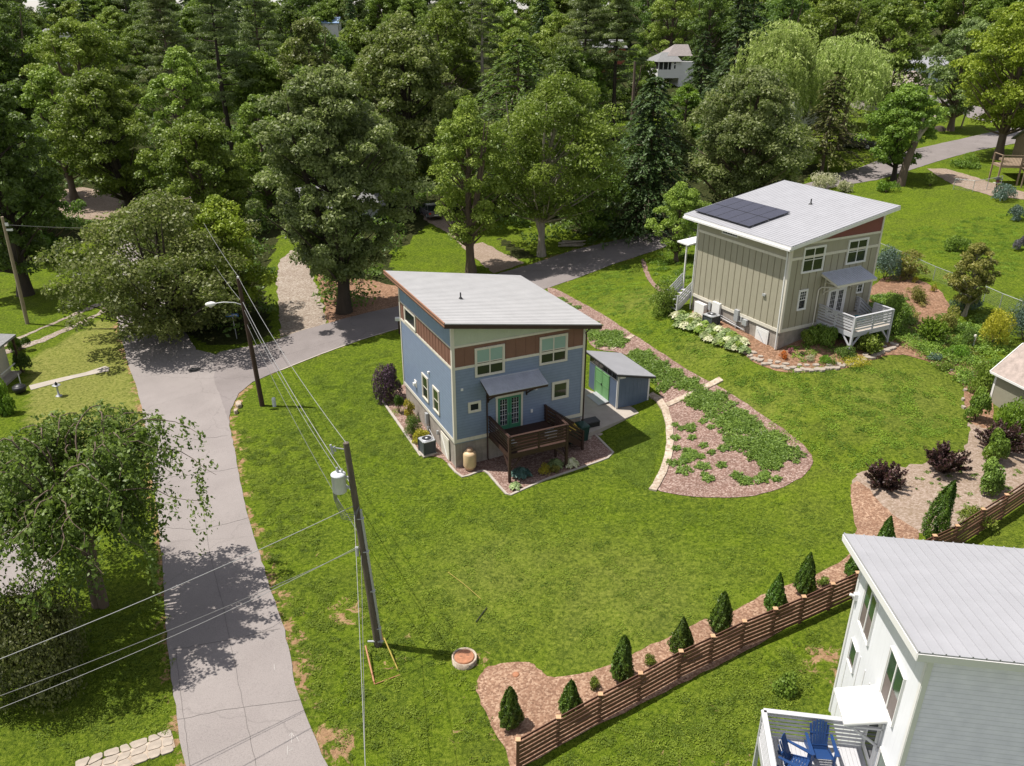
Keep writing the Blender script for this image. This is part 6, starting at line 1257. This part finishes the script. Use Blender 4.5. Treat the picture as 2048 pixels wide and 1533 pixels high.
def crazy():
    r=random.Random(3); a=P(150,1548); b=P(346,1481); L_=math.hypot(b[0]-a[0],b[1]-a[1]); dx,dy=(b[0]-a[0])/L_,(b[1]-a[1])/L_; nu=max(4,int(L_/.46)); nv=3
    G={(i,j):(L_*i/nu+(r.uniform(-.13,.13) if 0<i<nu else 0),(j/nv-.5)*1.12+(r.uniform(-.09,.09) if 0<j<nv else 0)) for i in range(nu+1) for j in range(nv+1)}
    for i in range(nu):
        for j in range(nv):
            q=[G[i,j],G[i+1,j],G[i+1,j+1],G[i,j+1]]; cx=sum(p[0] for p in q)/4; cy=sum(p[1] for p in q)/4
            q=[(cx+(p[0]-cx)*.90,cy+(p[1]-cy)*.90) for p in q]; pts=[]
            for k in range(4): p=q[k]; n_=q[(k+1)%4]; pts+=[(p[0]*.86+n_[0]*.14,p[1]*.86+n_[1]*.14),(p[0]*.2+n_[0]*.8,p[1]*.2+n_[1]*.8)]
            ox,oy=a[0]+dx*cx-dy*cy,a[1]+dy*cx+dx*cy; W=[(a[0]+dx*u-dy*v-ox,a[1]+dy*u+dx*v-oy) for u,v in pts]; m=MB(); n=8
            m.add([(x,y,-.03) for x,y in W]+[(x,y,.022) for x,y in W],[tuple(range(n,2*n))]+[(k,(k+1)%n,(k+1)%n+n,k+n) for k in range(n)]); o=m.build('paving_stone',M['flag']); o.location=(ox,oy,g(ox,oy)+.03)
            tag(o,'pale irregular paving stone of the path at the bottom left','stone','paving stones of the bottom left path')
crazy()
for i,(px,py,w_) in enumerate(((478,812,.8),(472,826,.5))): stone('rock',('larger pale rock at the street corner','smaller pale rock at the street corner')[i],px,py,w_*.6,w_,.25,.3,None,700+i,'stone')
# branch pile
p=P3(1145,492); o=thing('log_pile','pile of pale cut branches beside the side road','log pile',p); rs=random.Random(2)
for i in range(11): m=MB(); y_=rs.uniform(-.5,.5); z_=.1+.09*(i%4); m.tube([(-1.3+rs.uniform(-.3,.2),y_,z_),(1.2+rs.uniform(-.5,.4),y_+rs.uniform(-.4,.4),z_+rs.uniform(-.05,.25))],[.09,.06],7); m.build('log',M['barkl'],o)
# mailbox by the blue house
x,y=P(799,668); z=g(x,y); o=thing('mailbox','white mailbox on a dark post behind the blue house corner','mailbox',(x,y,z)); m=MB(); m.box(-.06,-.06,-.2,.06,.06,1.15); m.build('post',M['darkbrown'],o)
m=MB(); m.box(-.28,-.14,1.15,.18,.14,1.32); m.tube([(-.28,0,1.32),(.18,0,1.32)],.14,14); m.build('mailbox_body',M['white'],o)
# lamp post / birdbath on left lawn
p=P3(118,792); o=thing('bird_bath','small dark bird bath ornament on the left lawn','ornament',p); m=MB(); m.lathe((0,0,0),[(.22,0),(.18,.05),(.07,.1),(.06,.6),(.1,.7),(.26,.78),(.28,.82),(.1,.8)],14); m.build('pedestal',M['metal'],o); m=MB(); m.lathe((0,0,.8),[(.08,0),(.1,.12),(.03,.25)],8); m.build('figure',M['dark'],o)
p=P3(292,1052); o=thing('meter_box','small grey in-ground meter lid beside the street','utility box',p); m=MB(); m.box(-.2,-.13,-.05,.2,.13,.08); m.build('lid',M['metal'],o)
drape('manhole_cover',[(P(389,741)[0]+.45*math.cos(a),P(389,741)[1]+.45*math.sin(a)) for a in np.linspace(0,6.1,16)],M['dark'],.042,kind='structure')
# paint marks on the street (utility locator marks)
def mark(pts,w=.05):
    m=MB(); 
    for (a,b),(c,d) in zip(pts[:-1],pts[1:]):
        A=P3(a,b,.037);B=P3(c,d,.037); m.bar(A,B,w,.004)
    o=m.build('road_marking',M['fpaint']); o['kind']='structure'
for q in ([(574,1497),(586,1497)],[(575,1492),(575,1510)],[(577,1502),(585,1500)],[(583,1468),(583,1486)],[(578,1472),(583,1466),(588,1473)],[(571,1484),(578,1480)],[(548,1328),(549,1340)],[(592,1472),(598,1483)]): mark(q,.018)

def seam(pts,w=.013):
    r=random.Random(int(pts[0][0])); Q=[]
    for (a,b),(c,d) in zip(pts[:-1],pts[1:]):
        for i in range(6): t=i/6; Q.append((a+(c-a)*t+r.uniform(-1.2,1.2),b+(d-b)*t+r.uniform(-1.2,1.2)))
    Q.append(pts[-1]); m=MB()
    for p,q in zip(Q[:-1],Q[1:]): m.bar(P3(*p,.036),P3(*q,.036),w,.006)
    m.build('road_crack',M['crack'])['kind']='structure'
M['crack']=plain('road_crack_tar',(.11,.10,.095),.9,.2)
for q in ([(405,1010),(420,1110),(445,1210),(470,1330),(492,1440),(512,1533)],[(330,955),(400,948),(478,935)],[(388,880),(455,872)],[(322,1055),(400,1060),(500,1035)],[(345,1300),(430,1285),(560,1258)],[(352,1440),(450,1420),(600,1400)],[(300,905),(340,893),(410,900)],[(352,1300),(362,1390),(372,1470),(380,1533)],[(475,738),(520,722),(610,700),(700,672)]): seam(q)
# ------------------------------------------------------------ neighbouring buildings
# left porch
x,y=P(2,780); z=g(x,y); o=thing('porch','shingle-roofed porch on dark posts, cut by the left edge','house',(x,y,z),R_(6))
m=MB(); m.hexa([(-7,-.3,3.0),(.25,-.3,2.75),(.25,3.3,2.75),(-7,3.3,3.4)],[(-7,-.3,3.15),(.25,-.3,2.9),(.25,3.3,2.9),(-7,3.3,3.55)]); m.build('roof',M['shingleg'],o)
for yy in (-.1,3.1): m=MB(); m.box(-.02,yy-.06,0,.12,yy+.06,2.75); m.build('post',M['darkbrown'],o)
m=MB(); m.box(-7,-.1,.0,-.6,3.0,2.7); m.build('wall',M['cream'],o); m=MB(); m.box(-.6,0,.0,.1,3,.18); m.build('floor',M['concrete'],o)
m=MB(); m.box(-.02,.5,.9,.05,2.6,.96); m.box(.9,.9,0,.95,.95,.8); m.build('railing',M['white'],o)
x,y=P(41,786); o=thing('fire_pit','round black kettle-like pot beside the left porch steps','pot',(x,y,g(x,y))); m=MB(); m.lathe((0,0,0),[(.2,0),(.38,.12),(.45,.35),(.42,.5),(.34,.52)],20); m.build('bowl',M['dark'],o); m=MB(); m.lathe((0,0,.5),[(.36,0),(.3,.08),(.08,.14)],20); m.build('lid',M['dark'],o)
# driveway structure at far lower left hidden by the weeping tree
drape('driveway',PP([(-40,1040),(70,1020),(120,1150),(60,1190),(-40,1200)]),M['asphalt'],.03,res=1)
# garden shed at right
gs=thing('garden_shed','small taupe garden shed with a shingle roof at the right edge','shed',(28.55,43.17,g(28.55,43.17)-.1),R_(15)); zb=gs.location.z; hh=5.35-zb
m=MB(); m.box(0,-4,0,3.2,0,hh); m.build('wall',plain('garden_shed_paint',(.26,.25,.19),.6,.06),gs)
m=MB(); m.add([(0,0,hh),(3.2,0,hh),(1.6,0,hh+1.35),(0,-4,hh),(3.2,-4,hh),(1.6,-4,hh+1.35)],[(0,2,1),(3,4,5),(0,3,5,2),(1,2,5,4)]); m.build('gable',M['white'],gs)
m=MB()
for s in (-1,1):
    e=1.6+s*1.85; m.hexa([(e,-4.2,hh-.21),(1.6,-4.2,hh+1.36),(1.6,.2,hh+1.36),(e,.2,hh-.21)][::s],[(e,-4.2,hh-.13),(1.6,-4.2,hh+1.44),(1.6,.2,hh+1.44),(e,.2,hh-.13)][::s])
rf=m.build('roof',M['shingle'],gs)
m=MB(); 
for s in (-1,1): e=1.6+s*1.87; m.bar((e,.23,hh-.2),(1.6,.23,hh+1.4),.05,.14)
m.bar((-.27,.2,hh-.2),(-.27,-4.2,hh-.2),.05,.12); m.build('fascia',M['white'],rf)
m=MB(); m.box(-.03,-.1,0,.02,.03,hh); m.build('trim',M['white'],gs)
# distant white house
x,y=P(1345,176); z=g(x,y); k=px2m(1,x,y,z+5)
dh=thing('distant_house','distant white house with an open upper porch, glimpsed between dark conifers','house',(x-32*k,y,z),R_(8))
zw0=zat(1345,157,y)-z; zr=zat(1345,140,y)-z; zp=zat(1345,124,y)-z; ze=zat(1345,106,y)-z
m=MB(); m.box(0,0,zw0,45*k,8,zr); m.box(28*k,.0,zr,45*k,8,zp); m.build('wall',M['white'],dh)
m=MB(); m.box(5*k,.6,zr,27*k,6,zp-.1); m.build('porch_shade_block',M['dark'],dh)  # dark block painted in for the shade inside the open porch
m=MB(); 
for px in (.5,10,20,27): m.box(px*k,0,zr,px*k+.14,.14,zp)
m.box(0,0,0,.16,.16,zw0); m.box(11*k,0,0,11*k+.3,.3,zw0); m.build('post',M['white'],dh)
m=MB(); m.add([(-.5,-.6,zp),(48*k,-.6,zp),(48*k,8.5,zp),(-.5,8.5,zp),(14*k,3,ze),(40*k,3,ze)],[(0,1,5,4),(1,2,5),(2,3,4,5),(3,0,4)]); m.build('roof',M['shingleg'],dh)
m=MB(); m.add([(22*k,1.5,ze-.7),(75*k,1.5,ze-.7),(75*k,8.8,ze-.7),(22*k,8.8,ze-.7),(46*k,5,ze+1.5),(75*k,5,ze+1.5)],[(0,1,5,4),(1,2,5),(2,3,4,5),(3,0,4)]); m.build('upper_roof',M['rooft'],dh)
m=MB(); m.box(45*k,.2,0,75*k,8,zp); m.build('wing_wall',M['white'],dh)
for zz in ((zr+.2,zr+.9),(zr+1.1,zr+1.8)): m=MB(); m.box(33*k,-.03,zz[0],36*k,.0,zz[1]); m.build('window',M['glass'],dh)
# blue-grey cottage
x,y=P(1830,168); z=g(x,y); k=px2m(1,x,y,z+3); dh=thing('cottage','blue-grey cottage with a pale gable roof behind the trees at upper right','house',(x,y,z),R_(20))
ze=zat(1830,138,y)-z; m=MB(); m.box(0,0,0,9,7,ze); m.build('wall',plain('pale_blue_siding',(.42,.47,.58),.6,.05),dh)
m=MB(); m.hexa([(-.6,-.6,ze-.05),(9.6,-.6,ze-.05),(9.6,3.5,ze+2.1),(-.6,3.5,ze+2.1)],[(-.6,-.6,ze+.1),(9.6,-.6,ze+.1),(9.6,3.5,ze+2.25),(-.6,3.5,ze+2.25)]); m.hexa([(-.6,3.5,ze+2.1),(9.6,3.5,ze+2.1),(9.6,7.6,ze-.05),(-.6,7.6,ze-.05)],[(-.6,3.5,ze+2.25),(9.6,3.5,ze+2.25),(9.6,7.6,ze+.1),(-.6,7.6,ze+.1)]); m.build('roof',M['roofwh'],dh)
m=MB(); m.box(1.2,-.05,.9,3,.0,2.2); m.box(5,-.05,.9,6.5,.0,2.2); m.build('window',M['glass'],dh); m=MB(); m.box(0,-.06,0,.35,.0,ze-.1); m.build('trim',M['white'],dh); m=MB(); m.box(3.4,-.06,0,3.75,0,ze-.1); m.build('trim',M['white'],dh)
def simplehouse(label,px,py,ex,ww_,dd,rot,wallm,roofm,rise=1.8,off=0):
    x,y=P(px,py); z=g(x,y); he=max(2.2,zat(px,ex,y)-z); o=thing('house',label,'house',(x,y,z),rot); m=MB(); m.box(0,0,-.5,ww_,dd,he); m.add([(0,0,he),(0,dd,he),(0,dd/2,he+rise),(ww_,0,he),(ww_,dd,he),(ww_,dd/2,he+rise)],[(0,2,1),(3,4,5)]); m.build('wall',wallm,o)
    m=MB(); e=.4; f=rise/(dd/2)
    m.hexa([(-e,-e,he-f*e),(ww_+e,-e,he-f*e),(ww_+e,dd/2,he+rise),(-e,dd/2,he+rise)],[(-e,-e,he-f*e+.15),(ww_+e,-e,he-f*e+.15),(ww_+e,dd/2,he+rise+.15),(-e,dd/2,he+rise+.15)])
    m.hexa([(-e,dd/2,he+rise),(ww_+e,dd/2,he+rise),(ww_+e,dd+e,he-f*e),(-e,dd+e,he-f*e)],[(-e,dd/2,he+rise+.15),(ww_+e,dd/2,he+rise+.15),(ww_+e,dd+e,he-f*e+.15),(-e,dd+e,he-f*e+.15)]); m.build('roof',roofm,o)
    m=MB(); m.box(ww_*.2,-.04,he*.4,ww_*.32,0,he*.8); m.box(ww_*.6,-.04,he*.4,ww_*.72,0,he*.8); m.build('window',M['glass'],o); return o
simplehouse('taupe-roofed house mostly hidden behind the right willow',1738,222,172,12,8,R_(20),plain('taupe_stucco',(.36,.32,.29),.8,.06),M['shingle'])
simplehouse('small white house glimpsed left of the ragged cedar',1588,258,200,6,6,R_(10),M['white'],M['shingleg'],1.2)
simplehouse('pale blue-roofed house glimpsed between pines at the top left',575,118,46,16,8,R_(4),M['white'],plain('blue_metal_roof',(.25,.36,.55),.4,.05),1.5)
simplehouse('grey house hidden behind the tall grey-green tree',618,470,425,9,9,R_(30),M['greywhite'],M['shingleg'],1.8)
simplehouse('grey-roofed house glimpsed between the pines at top centre',1165,165,96,10,8,R_(10),M['brick'],M['shingleg'],1.5)
simplehouse('pale house glimpsed through the dark top left trees',95,135,68,12,8,R_(0),M['white'],M['shingleg'],1.2)
o=thing('brick_chimney','red brick chimney with a pale cap near the blue-grey cottage','chimney',P3(1790,190)); h0=zat(1790,118,o.location.y)-o.location.z
m=MB(); m.box(-.5,-.5,0,.5,.5,h0); m.build('chimney_stack',M['brick'],o); m=MB(); m.box(-.65,-.65,h0,.65,.65,h0+.3); m.build('cap',M['cream'],o)
# wooden deck with stairs at right
x,y=P(1992,372); z=g(x,y); o=thing('wooden_deck','weathered wooden deck landing with stairs at the right edge','deck',(x,y,z),R_(-8)); k=px2m(1,x,y,z+1)
zf=40*k; m=MB(); m.box(0,0,zf-.25,2.1,2.2,zf); m.box(2.1,.6,zf-.25,9,6,zf); m.build('floor',M['deckwood'],o)
for a,b in ((0,0),(2.1,0),(0,2.2)): m=MB(); m.box(a-.07,b-.07,-.2,a+.07,b+.07,zf+1.1); m.build('post',M['deckwood'],o)
m=MB(); m.bar((0,0,zf+1.08),(2.1,0,zf+1.08),.12,.06); m.bar((0,0,zf+1.08),(0,2.2,zf+1.08),.12,.06)
for i in range(14): m.box(.1+i*.145,-.02,zf,.13+i*.145,.02,zf+1.05)
m.build('railing',M['deckwood'],o); s_=stairs(o,2.2,4.6,-.9,.1,zf,.1,M['deckwood'])
simplehouse('brown house behind the wooden deck at the right edge',2062,345,290,8,6,R_(-8),M['deckwood'],M['shingleg'],1.5)
# bird feeder
x,y=P(1988,393); o=thing('bird_feeder','bird feeder on a dark post in the far right garden','bird feeder',(x,y,g(x,y))); m=MB(); m.tube([(0,0,0),(0,0,1.4)],.05,6); m.build('post',M['darkbrown'],o); m=MB(); m.box(-.35,-.25,1.4,.35,.25,1.46); m.build('tray',M['cream'],o); m=MB(); m.box(-.12,-.12,1.46,.12,.12,1.8); m.build('seed_box',M['maroon'],o); m=MB(); m.hexa([(-.4,-.3,1.8),(.4,-.3,1.8),(.4,.3,1.8),(-.4,.3,1.8)],[(-.1,-.05,2.0),(.1,-.05,2.0),(.1,.05,2.0),(-.1,.05,2.0)]); m.build('feeder_roof',M['dark'],o)
# garden ornament near the small shed, dog on far lawn
x,y=P(1941,694); o=thing('garden_ornament','small pink and white wooden garden ornament by the juniper','ornament',(x,y,g(x,y))); m=MB(); m.box(-.25,-.04,.25,.25,.04,.6); m.build('panel',M['rust'],o); m=MB(); m.box(.1,-.06,0,.18,.06,.75); m.build('stake',M['white'],o); m=MB(); m.lathe((.14,0,.78),[(.09,-.09),(.12,0),(.06,.1)],8); m.build('figure',M['cream'],o)
p=P3(1878,262); o=thing('stump','dark low stump on the grass beyond the far road','stump',p); m=MB(); m.lathe((0,0,0),[(.9,0),(.75,.35),(.6,.6),(.3,.7)],9); m.build('stump_wood',M['barkd'],o)
x,y=P(1922,256); z=g(x,y); o=thing('utility_pole','thin short post with a white box beside the far lane','utility pole',(x,y,z)); m=MB(); m.tube([(0,0,0),(.25,0,zat(1925,225,y)-z)],.12,7); m.build('pole_shaft',M['pole3'],o); m=MB(); m.box(-1.6,0,2,-.3,.3,2.7); m.build('box',M['white'],o)

# ------------------------------------------------------------ vehicles
def car(name,label,px,py,rot,L_,W_,Hh,paint,suv,rear=True):
    x,y=P(px,py); o=thing(name,label,'car',(x,y,g(x,y)+.02),rot)
    # side profile x along length (front +x), half width by height
    hb=.62*Hh; lo=.22
    prof=[(-L_/2,lo+.12),(-L_/2,hb*.95),(-L_/2+.12,hb+.02),(L_/2-1.1,hb),(L_/2-.1,hb*.82),(L_/2,hb*.55),(L_/2,lo+.05),(L_/2-.3,lo),(-L_/2+.3,lo)]
    m=MB(); n=len(prof)
    secs=[(-W_/2,.93,.0),(-W_/2*.96,1,.0),(W_/2*.96,1,.0),(W_/2,.93,.0)]
    V=[(a*s,w_,lo+(b-lo)*s) for w_,s,_ in secs for a,b in prof]
    F=[(k*n+i,k*n+(i+1)%n,(k+1)*n+(i+1)%n,(k+1)*n+i) for k in range(3) for i in range(n)]+[tuple(range(n))[::-1],tuple(range(3*n,4*n))]
    m.add(V,F); bd=m.build('body',paint,o,.03)
    xr,xf=(-L_/2+(.15 if suv else .55),L_/2-1.25); m=MB(); t=.16
    b_=[(xr,-W_/2+.06,hb-.02),(xf,-W_/2+.06,hb-.02),(xf,W_/2-.06,hb-.02),(xr,W_/2-.06,hb-.02)]; tp=[(xr+(.25 if suv else .75),-W_/2+.25,Hh-.06),(xf-.85,-W_/2+.25,Hh-.06),(xf-.85,W_/2-.25,Hh-.06),(xr+(.25 if suv else .75),W_/2-.25,Hh-.06)]
    m.hexa(b_,tp); m.build('windows',M['glass'],o,.04)
    m=MB(); m.hexa([(p[0]-.03*(1 if i in(1,2) else -1),p[1],p[2]-.03) for i,p in enumerate(tp)],[(p[0]-.08*(1 if i in (1,2) else -1),p[1]*.93,p[2]+.06) for i,p in enumerate(tp)])
    for i in range(4): m.bar(b_[i],tp[i],.07,.05)
    xm=(xr+xf)/2
    for s in (-1,1): m.bar((xm,s*(W_/2-.055),hb),(xm,s*(W_/2-.25),Hh-.06),.08,.04)
    m.build('roof',paint,o,.02)
    for sx in (-1,1):
        for sy in (-1,1):
            cx=sx*(L_/2-.85); r=.34; m=MB(); m.tube([(cx,sy*(W_/2-.2),r),(cx,sy*(W_/2+.01),r)],r,18); wl_=m.build('wheel',M['tyre'],o); m=MB(); m.tube([(cx,sy*(W_/2-.05),r),(cx,sy*(W_/2+.025),r)],r*.62,12); m.build('rim',M['metal'],wl_)
    for s in (-1,1):
        m=MB(); m.box(-L_/2-.015,s*(W_/2-.12)-.16,hb*.72,-L_/2+.06,s*(W_/2-.12)+.10,hb*.92); m.build('tail_light',M['tail'],o)
        m=MB(); m.box(L_/2-.12,s*(W_/2-.25)-.16,hb*.58,L_/2+.012,s*(W_/2-.25)+.16,hb*.75); m.build('headlight',M['metal'],o)
    m=MB(); m.box(-L_/2-.02,-.26,hb*.5,-L_/2,.26,hb*.62); m.build('number_plate',M['white'],o)
    return o
car('parked_car','grey-bronze sedan seen from behind, parked at the end of the dirt drive',862,432,R_(112),4.6,1.85,1.48,M['carR'],False)
car('parked_car','black sport utility car parked under the ragged cedar',1712,296,R_(-28),4.7,1.95,1.75,M['carB'],True)
x,y=P(1575,342); o=thing('flatbed_trailer','low wooden-sided trailer poking out from behind the grey-green tree','trailer',(x,y,g(x,y)),R_(15))
m=MB(); m.box(-3.2,-1,.6,.6,1,.72); m.build('bed',M['deckwood'],o); m=MB()
for a in ((-3.2,-1,.6,-1),(-3.2,1,.6,1)): m.box(a[0],a[1]-.04,.72,a[2],a[3]+.04,1.15)
m.box(.56,-1,.72,.64,1,1.15); m.build('side_board',M['deckwood'],o)
for s in (-1,1): m=MB(); m.tube([(-1.4,s*1.02,.35),(-1.4,s*1.22,.35)],.35,14); m.build('wheel',M['tyre'],o)
